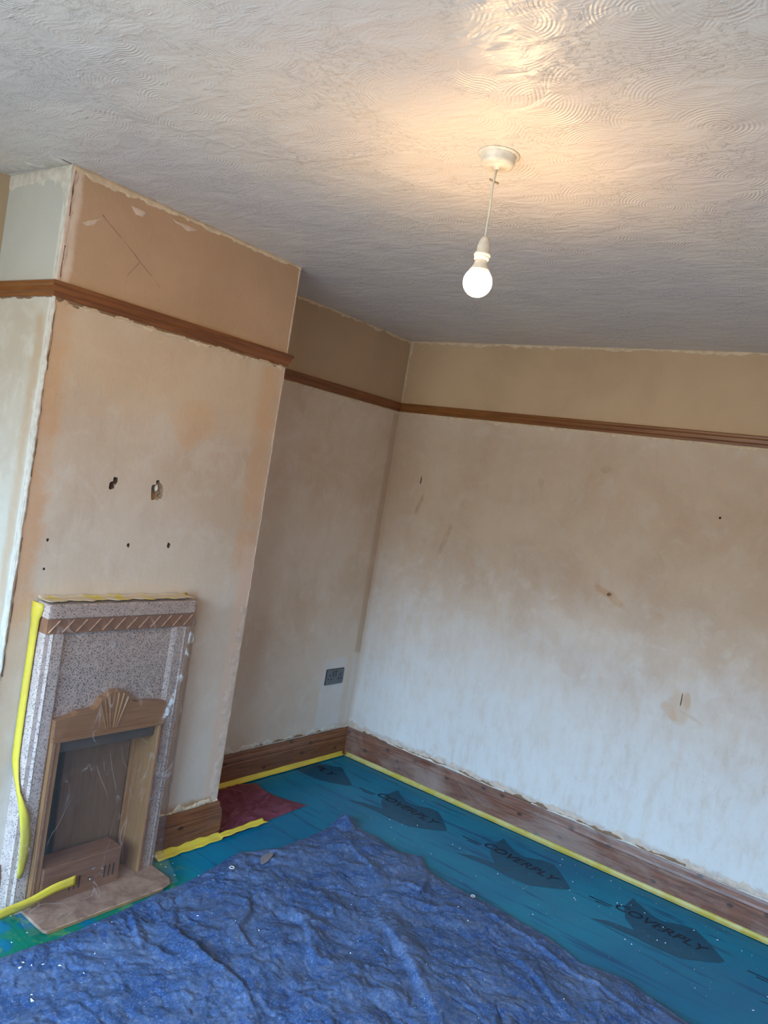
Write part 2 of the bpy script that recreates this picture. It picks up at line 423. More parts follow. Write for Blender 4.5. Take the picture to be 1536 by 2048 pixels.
# back wall behind the camera with the window opening
_v = []; _f = []
for x0, x1, z0, z1 in ((-0.1, WX0, -0.05, H + 0.05), (WX1, XE + 0.1, -0.05, H + 0.05), (WX0, WX1, -0.05, WZ0), (WX0, WX1, WZ1, H + 0.05)):
    a, b = box_vf(x0, x1, YE - 0.12, YE, z0, z1); n0 = len(_v); _v += a; _f += [tuple(i + n0 for i in q) for q in b]
wall_back = link('wall_back', _v, _f, M['plain'], None, False, 'structure')
m_upvc = flat('white_window_frame', (230, 232, 232), 0.35)
kg = NT('window_glass')
_g = kg.n('ShaderNodeMixShader', (0.04, kg.n('ShaderNodeBsdfTransparent', ((0.97, 0.98, 0.98, 1),)).outputs[0], kg.n('ShaderNodeBsdfGlossy', {'Roughness': 0.02}).outputs[0]))
kg.t.links.new(_g.outputs[0], kg.out.inputs[0])
window = empty('window_1', (0, 0, 0)); window['kind'] = 'structure'
for nm, q in (('window_frame', (WX0, WX1, WZ0, WZ0 + 0.05)), ('window_frame', (WX0, WX1, WZ1 - 0.05, WZ1)), ('window_frame', (WX0, WX0 + 0.05, WZ0 + 0.05, WZ1 - 0.05)),
              ('window_frame', (WX1 - 0.05, WX1, WZ0 + 0.05, WZ1 - 0.05)), ('mullion', (1.43, 1.47, WZ0 + 0.05, WZ1 - 0.05)), ('mullion', (2.33, 2.37, WZ0 + 0.05, WZ1 - 0.05))):
    box(nm, q[0], q[1], YE - 0.09, YE - 0.03, q[2], q[3], m_upvc, window)
box('window_sill', WX0 - 0.03, WX1 + 0.03, YE, YE + 0.12, WZ0 - 0.03, WZ0, m_upvc, window)
for a, b in ((WX0 + 0.05, 1.43), (1.47, 2.33), (2.37, WX1 - 0.05)):
    box('pane', a, b, YE - 0.064, YE - 0.060, WZ0 + 0.05, WZ1 - 0.05, kg.m, window)

# chimney breast: front with the fireplace opening and drilled holes, two returns
OY0, OY1, OZ1 = -2.150, -1.758, 0.575
brv, brf = [], []
for (x0, x1, y0, y1, z0, z1) in ((0, D, Y2, OY0, 0, H), (0, D, OY1, Y1, 0, H), (0, D, OY0, OY1, OZ1, H), (0, 0.24, OY0, OY1, 0, OZ1)):
    pass
_pts = lambda y, z: (D, y, z)
ys = [Y2, OY0, OY1, Y1]; zs = [0, OZ1, H]
V = []; F = []
def addq(a, b, c, d_):
    n0 = len(V); V.extend([a, b, c, d_]); F.append((n0, n0 + 1, n0 + 2, n0 + 3))
chim = bpy.data.meshes.new('wall_chimney'); bm = bmesh.new()
# solid with a pocket, as one closed volume
outer = [(Y2, 0), (OY0, 0), (OY0, OZ1), (OY1, OZ1), (OY1, 0), (Y1, 0), (Y1, H), (Y2, H)]
fr = [bm.verts.new((D, y, z)) for y, z in outer]; bk = [bm.verts.new((0.0, y, z)) for y, z in outer]
bm.faces.new(fr); bm.faces.new(list(reversed(bk)))
for i in range(8):
    bm.faces.new((fr[i], bk[i], bk[(i + 1) % 8], fr[(i + 1) % 8]))
bmesh.ops.recalc_face_normals(bm, faces=bm.faces); bmesh.ops.triangulate(bm, faces=[f for f in bm.faces if len(f.verts) > 4])
bm.normal_update()
for f in bm.faces:
    f.material_index = 1 if abs(f.normal.y) > 0.9 and f.calc_center_median().y < OY0 - 0.05 else 0
bm.to_mesh(chim); bm.free()
chim.materials.append(M['chimney']); chim.materials.append(M['return'])
wall_chimney = bpy.data.objects.new('wall_chimney', chim); COL.objects.link(wall_chimney); wall_chimney['kind'] = 'structure'


def carve(target, cutters):
    """bite lumpy pockets out of a wall; cutters: (centre, (rx, ry, rz), seed, material)"""
    objs = []
    for c, r, sd, mt in cutters:
        b = bmesh.new(); bmesh.ops.create_icosphere(b, subdivisions=2, radius=1.0)
        q = random.Random(sd)
        for v in b.verts:
            s = 1 + q.uniform(-0.28, 0.28)
            v.co = Vector((c[0] + v.co.x * r[0] * s, c[1] + v.co.y * r[1] * s, c[2] + v.co.z * r[2] * s))
        me = bpy.data.meshes.new('cut'); b.to_mesh(me); b.free(); me.materials.append(mt)
        o = bpy.data.objects.new('cut', me); COL.objects.link(o); objs.append(o)
        md = target.modifiers.new('cut', 'BOOLEAN'); md.operation = 'DIFFERENCE'; md.object = o; md.solver = 'EXACT'; md.material_mode = 'TRANSFER'
    dg = bpy.context.evaluated_depsgraph_get(); dg.update()
    me = bpy.data.meshes.new_from_object(target.evaluated_get(dg))
    target.modifiers.clear(); old = target.data; target.data = me; bpy.data.meshes.remove(old); me.name = target.name
    for o in objs:
        m_ = o.data; bpy.data.objects.remove(o); bpy.data.meshes.remove(m_)


carve(wall_chimney, [
    ((D, -2.052, 1.441), (0.02, 0.012, 0.016), 1, M['hole']), ((D, -2.040, 1.460), (0.018, 0.010, 0.013), 2, M['hole']),
    ((D + 0.004, -1.866, 1.438), (0.024, 0.026, 0.034), 3, M['hole_pale']), ((D, -1.845, 1.424), (0.018, 0.010, 0.014), 8, M['hole_pale']), ((D, -1.866, 1.472), (0.012, 0.008, 0.008), 9, M['hole']),
    ((D, -1.949, 1.236), (0.014, 0.006, 0.009), 4, M['hole']), ((D, -1.775, 1.242), (0.016, 0.007, 0.011), 5, M['hole']),
    ((D, -2.257, 1.244), (0.02, 0.005, 0.005), 6, M['hole']), ((D, -2.255, 1.149), (0.02, 0.005, 0.005), 7, M['hole'])])
carve(wall_right, [((1.829, 0, 1.687), (0.005, 0.02, 0.005), 11, M['hole']), ((1.395, 0, 1.249), (0.007, 0.008, 0.006), 12, M['hole_pale']),
                   ((1.807, 0, 0.862), (0.0028, 0.008, 0.034), 13, M['hole_pale']), ((0.227, 0, 1.640), (0.004, 0.008, 0.024), 14, M['hole'])])
# a nub of bright mortar in the big hole
_b = bmesh.new(); bmesh.ops.create_icosphere(_b, subdivisions=2, radius=1)
for v in _b.verts: v.co = Vector((D - 0.010 + v.co.x * 0.008, -1.862 + v.co.y * 0.007, 1.449 + v.co.z * 0.014))
_me = bpy.data.meshes.new('wall_plug'); _b.to_mesh(_me); _b.free(); _me.materials.append(M['filler'])
_o = bpy.data.objects.new('wall_plug', _me); COL.objects.link(_o); _o.parent = wall_chimney

# filler, torn paper and cracks left on the walls
NX, NY = (1, 0, 0), (0, -1, 0)
Z_ = (0, 0, 1); ZD = (0, 0, -1)
strip('ceiling_filler', (D, Y2, H), (D, Y1, H), ZD, NX, lambda t: 0.023 - 0.013 * t, M['filler_warm'], wall_chimney, 0.40, 0.003, 160, 3)
strip('ceiling_filler', (D, Y2, H), (D, Y1, H), (1, 0, 0), ZD, lambda t: 0.012 - 0.006 * t, M['filler_warm'], ceiling, 0.5, 0.002, 160, 4)
strip('ceiling_filler', (D, Y2, H), (-0.0, Y2, H), ZD, NY, lambda t: 0.042 + 0.02 * (t < 0.25) , M['filler'], wall_chimney, 0.32, 0.003, 80, 5)
strip('filler_patch', (D, Y2, H), (D, Y2, H - 0.13), (-1, 0, 0), NY, lambda t: 0.10 * (1 - t) ** 1.2 + 0.012, M['filler'], wall_chimney, 0.3, 0.002, 60, 6)
strip('ceiling_filler', (D, Y2, H), (0, Y2 - 0.02, H), (0, -1, 0), ZD, 0.035, M['filler'], ceiling, 0.6, 0.003, 80, 7)
strip('ceiling_filler', (0, Y1, H), (0, 0, H), ZD, NX, 0.012, M['filler_warm'], wall_left, 0.7, 0.002, 120, 8)
strip('ceiling_filler', (0, 0, H), (XE, 0, H), ZD, NY, lambda t: 0.016 - 0.006 * t, M['filler_warm'], wall_right, 0.6, 0.002, 240, 9)
strip('corner_filler', (0.0, 0, H), (0.0, 0, ZR1 + 0.02), (1, 0, 0), NY, 0.016, M['filler_warm'], wall_right, 0.5, 0.0015, 60, 10)
for a, b, sd in (((0.834, -2.556), (0.96, -2.434), 61), ((0.96, -2.434), (1.049, -2.274), 62), ((1.049, -2.274), (1.166, -2.163), 63), ((1.166, -2.163), (1.326, -2.143), 64), ((1.326, -2.143), (1.46, -2.136), 65)):
    strip('ceiling_seam', (a[0], a[1], H), (b[0], b[1], H), (0.5, -0.86, 0), ZD, 0.030, M['ceiling'], ceiling, 0.6, 0.0014, 40, sd, 0.010, 20)
# corner bead of the chimney, left edge: chalky bead with a split beside it
strip('corner_bead', (D, Y2, H), (D, Y2, ZR1), (0, 1, 0), NX, 0.016, M['filler_pink'], wall_chimney, 0.6, 0.002, 90, 11)
strip('corner_bead', (D, Y2, ZR0), (D, Y2, 0.16), (0, 1, 0), NX, 0.008, M['filler'], wall_chimney, 0.5, 0.003, 260, 12)
strip('corner_bead', (D, Y2, ZR0), (D, Y2, 0.16), (-1, 0, 0), NY, lambda t: 0.012 + 0.012 * t, M['filler'], wall_chimney, 0.4, 0.003, 260, 13)
strip('corner_bead', (D, Y2, H), (D, Y2, ZR1), (-1, 0, 0), NY, 0.014, M['filler'], wall_chimney, 0.5, 0.002, 90, 14)
for a, b, sd in ((1.98, 1.78, 1), (1.72, 1.30, 2), (1.25, 0.80, 3), (2.40, 2.26, 4), (2.17, 2.07, 5)):
    strip('crack', (D + 0.0022, Y2 + 0.009, a), (D + 0.0022, Y2 + 0.009, b), (0, 1, 0), NX, 0.0015, M['crack'], wall_chimney, 1.2, 0.0006, 80, 20 + sd, 0.005, 30)
# right edge of the chimney: pink skim patches
strip('corner_bead', (D, Y1, ZR0), (D, Y1, 0.17), (0, -1, 0), NX, lambda t: 0.006 + 0.028 * (t > 0.55) , M['filler_pink'], wall_chimney, 0.7, 0.0015, 220, 30)
strip('corner_bead', (D, Y1, H), (D, Y1, ZR1), (0, -1, 0), NX, 0.008, M['filler_pink'], wall_chimney, 0.4, 0.0015, 60, 31)
# under the picture rails: broken plaster edge
strip('rail_scar', (0.0, 0, ZR0), (XE, 0, ZR0), ZD, NY, 0.012, M['filler_warm'], wall_right, 0.9, 0.003, 400, 32, 0.004)
strip('rail_scar', (0, Y1, ZR0), (0, 0, ZR0), ZD, NX, 0.012, M['filler_warm'], wall_left, 0.9, 0.003, 160, 33, 0.004)
strip('rail_scar', (D, Y2, ZR0), (D, Y1, ZR0), ZD, NX, lambda t: 0.009 + 0.012 * max(0, 0.35 - t), M['brown_scar'], wall_chimney, 0.9, 0.002, 200, 34, 0.003)
strip('rail_scar', (D, Y2 + 0.04, ZR0 - 0.010), (D, Y1, ZR0 - 0.006), ZD, NX, 0.009, M['filler_warm'], wall_chimney, 0.9, 0.004, 200, 35, 0.004)
strip('rail_scar', (D, Y2, ZR0), (0, Y2, ZR0), ZD, NY, 0.0045, M['brown_scar'], wall_chimney, 1.0, 0.002, 90, 36, 0.003)
# above the skirtings: torn paper, old paint and filler
strip('skirting_scar', (0, 0, SK), (XE, 0, SK), Z_, NY, 0.020, M['filler_pink'], wall_right, 0.9, 0.003, 420, 40, 0.004, 22)
strip('skirting_scar', (0.12, 0, SK), (1.95, 0, SK), Z_, (0, -1, 0), 0.008, M['brown_scar'], wall_right, 1.3, 0.006, 300, 41, 0.004, 16)
strip('skirting_scar', (0.30, -0.006, SK), (1.05, -0.006, SK), Z_, (0, -1, 0), 0.006, M['filler'], wall_right, 1.3, 0.006, 200, 42, 0.003, 12)
strip('skirting_scar', (1.2, -0.006, SK), (2.4, -0.006, SK), Z_, (0, -1, 0), 0.004, M['filler'], wall_right, 1.4, 0.004, 200, 43, 0.003, 14)
strip('skirting_scar', (0, Y1, SK), (0, 0, SK), Z_, NX, 0.016, M['filler'], wall_left, 1.0, 0.004, 200, 44, 0.004, 18)
strip('skirting_scar', (0, -0.75, SK + 0.006), (0, -0.1, SK + 0.006), Z_, NX, 0.006, M['brown_scar'], wall_left, 1.3, 0.004, 160, 45, 0.004, 18)
strip('skirting_scar', (D, -1.66, SK), (D, Y1, SK), Z_, NX, 0.018, M['filler_warm'], wall_chimney, 0.8, 0.006, 120, 46, 0.004, 22)
strip('skirting_scar', (D, -1.66, SK), (D, Y1, SK), Z_, NX, 0.007, M['brown_scar'], wall_chimney, 1.0, 0.008, 120, 47, 0.003, 22)
# loose flakes on the upper chimney and the two hairline cracks
strip('filler_patch', (D, -2.135, 2.372), (D, -2.075, 2.372), ZD, NX, lambda t: 0.022 * math.sin(math.pi * t) ** 0.6, M['filler_pink'], wall_chimney, 0.35, 0.002, 40, 48, 0.006, 30)
strip('filler_patch', (D, -1.97, 2.385), (D, -1.86, 2.385), ZD, NX, lambda t: 0.012 * math.sin(math.pi * t) ** 0.6, M['filler_pink'], wall_chimney, 0.4, 0.002, 50, 49, 0.005, 30)
strip('filler_patch', (D, -2.30, 2.26), (D, -2.235, 2.29), ZD, NX, lambda t: 0.015 * math.sin(math.pi * t) ** 0.6, M['filler_pink'], wall_chimney, 0.45, 0.0015, 40, 50, 0.006, 30)
for a, b in (((-2.234, 2.304), (-2.096, 2.22)), ((-2.096, 2.22), (-1.98, 2.144)), ((-2.075, 2.20), (-2.112, 2.147)), ((-2.112, 2.147), (-2.115, 2.095))):
    strip('crack', (D, a[0], a[1]), (D, b[0], b[1]), Z_, NX, 0.0012, M['crack'], wall_chimney, 0.6, 0.0003, 30, 51, 0.004, 30)

# picture rails (trim) and skirting boards
RAIL = [(0, 0), (0.006, 0), (0.008, 0.010), (0.013, 0.016), (0.015, 0.030), (0.020, 0.036), (0.021, 0.044), (0.016, 0.0478), (0, 0.0478)]
RAIL = [(a, b + ZR0) for a, b in RAIL]
sweep('trim_1', RAIL, (0, 0, 0), (XE, 0, 0), NY, -1, -1, M['rail_x'])
sweep('trim_2', RAIL, (0, Y1, 0), (0, 0, 0), NX, -1, -1, M['rail_y'])
sweep('trim_3', RAIL, (D, Y2, 0), (D, Y1, 0), NX, 1, 1, M['rail_y'])
sweep('trim_4', RAIL, (0, Y2, 0), (D, Y2, 0), NY, -1, 1, M['rail_x'])
sweep('trim_5', RAIL, (D, Y1, 0), (0, Y1, 0), (0, 1, 0), 1, -1, M['rail_x'])
sweep('trim_6', RAIL, (0, YE, 0), (0, Y2, 0), NX, -1, -1, M['rail_y'])
SKB = [(0, 0), (0.022, 0), (0.022, 0.108), (0.0195, 0.112), (0.0195, 0.117), (0.021, 0.121), (0.018, 0.132), (0.013, 0.140), (0.012, 0.148), (0.009, 0.1594), (0, 0.1594)]
sweep('baseboard_right', SKB, (0, 0, 0), (XE, 0, 0), NY, -1, -1, M['pine_x'])
sweep('baseboard_left', SKB, (0, Y1, 0), (0, 0, 0), NX, -1, -1, M['pine_y'])
sweep('baseboard_chimney', SKB, (D, -1.664, 0), (D, Y1, 0), NX, 0, 1, M['pine_y'])
sweep('baseboard_chimney', SKB, (D, Y2, 0), (D, -2.258, 0), NX, 1, 0, M['pine_y'])
sweep('baseboard_side', SKB, (0, Y2, 0), (D, Y2, 0), NY, -1, 1, M['pine_x'])
sweep('baseboard_rear', SKB, (0, YE, 0), (0, Y2, 0), NX, -1, -1, M['pine_y'])
sweep('baseboard_return', SKB, (D, Y1, 0), (0.0, Y1, 0), (0, 1, 0), 1, -1, M['pine_x'])

# ------------------------------------------------------------------ pendant light
RX, RY = 1.724, -2.064
lamp = empty('pendant_light', (RX, RY, H))
tag(lamp, 'white ceiling pendant with lit bare round bulb hanging on a thin cord', 'light')
def lp(o): o.parent = lamp; o.location = (-RX, -RY, -H); return o
rose = lp(lathe('ceiling_rose', [(0.043, 0.0), (0.043, -0.004), (0.0415, -0.006), (0.0405, -0.020), (0.038, -0.027), (0.030, -0.029), (0.008, -0.031), (0.006, -0.036)], M['white_plastic'], None, (RX, RY, H), 40))
base = lathe('rose_plate', [(0.050, 0.0), (0.050, -0.002), (0.043, -0.0035)], M['white_plastic'], rose, (RX, RY, H - 0.0004), 40)
lp(tube('cord', [(RX, RY, H - 0.034), (RX - 0.002, RY - 0.002, 2.34), (RX, RY, 2.29), (RX, RY, 2.20)], 0.0028, M['cable_white']))
lp(tube('cord_tie', [(RX - 0.011, RY - 0.006, 2.357), (RX + 0.008, RY + 0.006, 2.349)], 0.0026, flat('tie_brown', (150, 130, 104), 0.6)))
hold = lp(lathe('lamp_holder', [(0.005, 0.0), (0.008, -0.004), (0.0125, -0.012), (0.0135, -0.020), (0.0150, -0.022), (0.0150, -0.043), (0.0175, -0.045), (0.0175, -0.054), (0.0145, -0.056)], M['white_plastic'], None, (RX, RY, 2.222), 28))
lathe('holder_ring', [(0.0185, 0.0), (0.0195, -0.002), (0.0195, -0.006), (0.0185, -0.008)], M['white_plastic'], hold, (RX, RY, 2.183), 28)
BZ = 2.1135; BR = 0.0345
km = NT('bulb_lit')
_em = km.n('ShaderNodeEmission', {'Color': (1.0, 0.63, 0.29, 1), 'Strength': BULB_STRENGTH}); km.t.links.new(_em.outputs[0], km.out.inputs[0])
pf = []
for i in range(15):
    a = math.radians(44 + i * (180 - 44) / 14)
    pf.append((max(BR * math.sin(a), 0.0006), BR * math.cos(a)))
bulb = lp(lathe('bulb', pf, km.m, None, (RX, RY, BZ), 40))
bulb['label'] = 'glowing round bulb'
lathe('bulb_skirt', [(0.0135, 0.062), (0.0140, 0.050), (0.0175, 0.040), (0.0225, 0.031), (0.0252, 0.0250), (0.0236, 0.0248)], M['white_plastic'], bulb, (RX, RY, BZ), 32)

# ------------------------------------------------------------------ double wall socket
SYC, SZC = -0.1995, 0.4776
m_nick = flat('brushed_nickel', (112, 116, 120), 0.35, 0.7)
m_blk = flat('black_insert', (16, 17, 19), 0.35)
so = tag(empty('wall_socket', (0.0, SYC, SZC)), 'dark metal double wall socket low on alcove wall near corner', 'socket')
def at_so(o): o.parent = so; o.location = (0, -SYC, -SZC); return o
fp = at_so(box('faceplate', 0.0005, 0.008, SYC - 0.073, SYC + 0.073, SZC - 0.043, SZC + 0.043, m_nick, None, 0.002))
at_so(box('plate_gasket', 0.0, 0.003, SYC - 0.0745, SYC + 0.0745, SZC - 0.0445, SZC + 0.0445, m_blk))
for s in (-1, 1):
    r_ = at_so(box('rocker_switch', 0.007, 0.0105, SYC + s * 0.011 - 0.0085, SYC + s * 0.011 + 0.0085, SZC + 0.004, SZC + 0.030, m_nick, None, 0.001))
    box('switch_gap', 0.0075, 0.0088, SYC + s * 0.011 - 0.011, SYC + s * 0.011 + 0.011, SZC + 0.002, SZC + 0.032, m_blk, r_)
    cy = SYC + s * 0.044
    for nm, y0, y1, z0, z1 in (('earth_slot', -0.0028, 0.0028, 0.003, 0.015), ('pin_slot', -0.0155, -0.0075, -0.0150, -0.0085), ('pin_slot', 0.0075, 0.0155, -0.0150, -0.0085)):
        at_so(box(nm, 0.0075, 0.0084, cy + y0 - 0.001, cy + y1 + 0.001, SZC + z0 - 0.001, SZC + z1 + 0.001, m_blk))

# ------------------------------------------------------------------ fireplace
def m_terrazzo():
    k = NT('speckled_stone')
    d1 = k.vor(190, feature='F1'); c1 = k.vor(190, out='Color')
    r = k.n('ShaderNodeSeparateXYZ', (c1,)).outputs[0]
    sp = k.math('MULTIPLY', k.step(d1, 0.30, 0.44, 1, 0), k.step(r, 0.52, 0.58))
    d2 = k.vor(330, k.map((1, 1, 1), loc=(2, 3, 5))); r2 = k.n('ShaderNodeSeparateXYZ', (k.vor(330, k.map((1, 1, 1), loc=(2, 3, 5)), out='Color'),)).outputs[1]
    sp2 = k.math('MULTIPLY', k.step(d2, 0.3, 0.45, 1, 0), k.step(r2, 0.6, 0.66))
    col = k.mix(k.step(k.noise(30, 4), 0.35, 0.65), lin(208, 186, 174), lin(194, 172, 162))
    col = k.mix(k.math('MULTIPLY', sp2, 0.7), col, lin(120, 98, 90))
    col = k.mix(k.math('MULTIPLY', sp, 0.92), col, lin(62, 54, 56))
    return k.bsdf(col, 0.5, k.bump(d1, 0.05, 0.001), 0.4)
M['terr'] = m_terrazzo()
M['fire_wood'] = wood('fire_surround_wood', 1, (172, 120, 76), (156, 104, 62), (182, 132, 88), knots=False, rough=0.4)
M['fire_wood_z'] = wood('fire_jamb_wood', 2, (182, 134, 86), (166, 116, 72), (192, 146, 100), knots=False, rough=0.4)
M['frieze'] = flat('frieze_brown', (152, 106, 78), 0.55)
M['frieze_hi'] = flat('frieze_ridge', (200, 156, 124), 0.5)
M['board'] = wood('brown_fire_board', 2, (134, 102, 76), (124, 92, 66), (142, 110, 84), knots=False, rough=0.55)
M['cover'] = wood('ash_cover_wood', 1, (156, 108, 80), (136, 90, 64), (168, 122, 94), knots=False, rough=0.45)
M['dark'] = flat('near_black', (26, 26, 30), 0.8)  # near-black for fire back, vent slot plates and eyelet discs
M['grey_lip'] = flat('grey_lip', (92, 80, 70), 0.6)
M['chrome'] = flat('chrome', (200, 202, 205), 0.15, 1.0)
M['hearth'] = None
kh = NT('hearth_tile')
_h = kh.mix(kh.step(kh.noise(14, 6, 0.7, 0.8), 0.35, 0.65), lin(192, 158, 138), lin(150, 116, 98))
_h = kh.mix(kh.math('MULTIPLY', kh.step(kh.noise(70, 4), 0.5, 0.7), 0.5), _h, lin(190, 166, 148))
M['hearth'] = kh.bsdf(_h, 0.35, kh.bump(kh.noise(40, 4), 0.2, 0.004), 0.5)

FYL, FYR, FT, FX = -2.256, -1.664, 1.046, 0.445
fire = tag(empty('fireplace', (D, (FYL + FYR) / 2, 0)), 'speckled stone fireplace with wooden fire surround on the chimney breast', 'fireplace')
def fp_(o): o.parent = fire; o.location = (-D, -(FYL + FYR) / 2, 0); return o
fp_(box('mantel_top', D, FX + 0.008, FYL - 0.004, FYR + 0.004, 0.998, FT, M['terr'], None, 0.004))
fz = fp_(box('frieze', D, FX + 0.003, FYL, FYR, 0.948, 0.998, M['frieze'], None, 0.0015))
nd = 12; pitch = (FYR - FYL) / nd
for i in range(nd):
    yc = FYL + (i + 0.5) * pitch
    for s, hw in ((1, 0.0026), (-1, 0.0020)):
        y0, y1 = (yc - 0.35 * pitch, yc + 0.40 * pitch) if s > 0 else (yc - 0.02 * pitch, yc + 0.45 * pitch)
        z0, z1 = (0.953, 0.993) if s > 0 else (0.978, 0.953)
        x0 = FX + 0.003; hx = x0 + (0.004 if s > 0 else 0.0028)
        Vv = [(x0, y0 - hw, z0), (x0, y0 + hw, z0), (x0, y1 + hw, z1), (x0, y1 - hw, z1), (hx, y0, z0), (hx, y1, z1)]
        link('diagonal_ridge', Vv, [(0, 4, 5, 3), (4, 1, 2, 5), (0, 1, 4), (2, 3, 5)], M['frieze_hi'] if s > 0 else M['frieze'], fz)
fp_(box('upper_panel', D, FX - 0.014, -2.20, -1.72, 0.56, 0.948, M['terr']))
# stiles: moulded section run from the hearth to the frieze
def stile(y_out, sgn):
    pr = [(0, D), (0, FX - 0.012), (0.004, FX - 0.006), (0.020, FX - 0.006), (0.022, FX - 0.002), (0.026, FX + 0.003), (0.030, FX - 0.001), (0.032, FX), (0.066, FX), (0.072, FX - 0.004), (0.080, FX - 0.014), (0.080, D)]
    return fp_(prism('stile', [(y_out + sgn * a, b) for a, b in pr], lambda u, v, d: (v, u, d), 0.0, 0.948, M['terr']))
stile(FYL, 1); stile(FYR, -1)
# wooden arch header with the stepped keystone
ARCH = [(-2.184, 0.594), (-2.184, 0.657), (-2.150, 0.661), (-2.122, 0.667), (-2.104, 0.677), (-2.050, 0.677), (-2.034, 0.684), (-2.023, 0.698), (-2.019, 0.713), (-2.005, 0.717), (-1.992, 0.726),
        (-1.978, 0.732), (-1.960, 0.736), (-1.940, 0.733), (-1.922, 0.726), (-1.908, 0.716), (-1.901, 0.704), (-1.893, 0.690), (-1.880, 0.682), (-1.855, 0.680), (-1.830, 0.682), (-1.800, 0.675), (-1.738, 0.668), (-1.738, 0.594)]
hd = fp_(prism('arch_header', ARCH, lambda u, v, d: (d, u, v), FX - 0.014, 0.460, M['fire_wood'], None, 0.0015))
for a, b in (((-2.022, 0.700), (-1.986, 0.602)), ((-2.006, 0.712), (-1.978, 0.602)), ((-1.988, 0.720), (-1.970, 0.602)), ((-1.952, 0.727), (-1.958, 0.602)), ((-1.932, 0.724), (-1.952, 0.602)), ((-1.912, 0.710), (-1.945, 0.602))):
    hw = 0.0030; x0 = 0.460; hx = 0.4645
    Vv = [(x0, a[0] - hw, a[1]), (x0, a[0] + hw, a[1]), (x0, b[0] + hw * 0.5, b[1]), (x0, b[0] - hw * 0.5, b[1]), (hx, a[0], a[1] - 0.004), (hx, b[0], b[1])]
    link('keystone_flute', Vv, [(0, 4, 5, 3), (4, 1, 2, 5), (0, 1, 4), (2, 3, 5)], M['fire_wood_z'], hd)
fp_(box('header_lip', 0.440, 0.464, -2.184, -1.738, 0.580, 0.5945, M['fire_wood'], None, 0.002))
jl = fp_(box('jamb', 0.355, 0.460, -2.182, -2.152, 0.012, 0.580, M['fire_wood_z'], None, 0.002))
box('jamb_bead', 0.455, 0.4635, -2.176, -2.168, 0.012, 0.580, M['cover'], jl, 0.002)
jr = fp_(prism('jamb', [(-1.760, 0.345), (-1.756, 0.455), (-1.752, 0.460), (-1.738, 0.460), (-1.738, 0.345)], lambda u, v, d: (v, u, d), 0.012, 0.580, M['fire_wood_z']))
box('jamb_bead', 0.455, 0.4635, -1.750, -1.743, 0.012, 0.580, M['cover'], jr, 0.002)
box('inner_lip', 0.330, 0.352, -1.776, -1.7585, 0.012, 0.560, M['fire_wood_z'], jr, 0.002)
fp_(box('opening_lintel', 0.330, 0.440, -2.152, -1.760, 0.535, 0.580, M['grey_lip'], None, 0.002))
fb = fp_(link('fire_back', *(lambda v, f: (v, f))(*[
    [(0.27, -2.149, 0.0), (0.27, -1.7595, 0.0), (0.27, -1.7595, 0.574), (0.27, -2.149, 0.574), (0.354, -2.149, 0.0), (0.354, -1.7595, 0.0), (0.33, -1.7595, 0.574), (0.33, -2.149, 0.574)],
    [(0, 1, 2, 3), (0, 4, 7, 3), (1, 5, 6, 2)]]), M['dark']))
ac = fp_(box('ash_cover', 0.380, 0.470, -2.150, -1.846, 0.014, 0.145, M['cover'], None, 0.004))
for g0, zz in ((-2.043, 0.062), (-1.908, 0.069)):
    for i in range(3):
        y = g0 + i * 0.018
        box('vent_slot', 0.468, 0.4706, y - 0.0028, y + 0.0028, zz - 0.022, zz + 0.022, M['dark'], ac)
kb = lathe('knob', [(0.0065, 0.0), (0.0065, 0.006), (0.005, 0.009), (0.0015, 0.010)], M['chrome'], ac, (0, 0, 0), 16)
kb.rotation_euler = (0, math.radians(90), 0); kb.location = (0.470, -1.966, 0.060)
HE = [(0.380, -2.200), (0.592, -2.204), (0.604, -2.196), (0.604, -1.742), (0.590, -1.700), (0.560, -1.682), (0.380, -1.674)]
fp_(prism('hearth', HE, lambda u, v, d: (u, v, d), 0.006, 0.016, M['hearth'], None, 0.002))
fp_(link('hearth_edge', *(lambda p: ([(x, y, 0.004) for x, y in p] + [(x, y, 0.0130) for x, y in p], [(0, 1, 3, 2)]))([(0.6045, -2.196), (0.6045, -1.742)]), flat('hearth_edge_strip', (168, 130, 88), 0.5)))
# loose board that closes the opening
bd = link('fire_board', [(0.352, -2.046, 0.150), (0.352, -1.784, 0.150), (0.342, -1.782, 0.500), (0.342, -2.050, 0.500), (0.340, -2.046, 0.150), (0.340, -1.784, 0.150), (0.330, -1.782, 0.500), (0.330, -2.050, 0.500)],
          [(0, 1, 2, 3), (7, 6, 5, 4), (0, 4, 5, 1), (1, 5, 6, 2), (2, 6, 7, 3), (3, 7, 4, 0)], M['board'])
for v in bd.data.vertices:
    if v.co.z < 0.2: v.co.z = 0.012
tag(bd, 'plain brown board standing inside the fireplace opening', 'board')

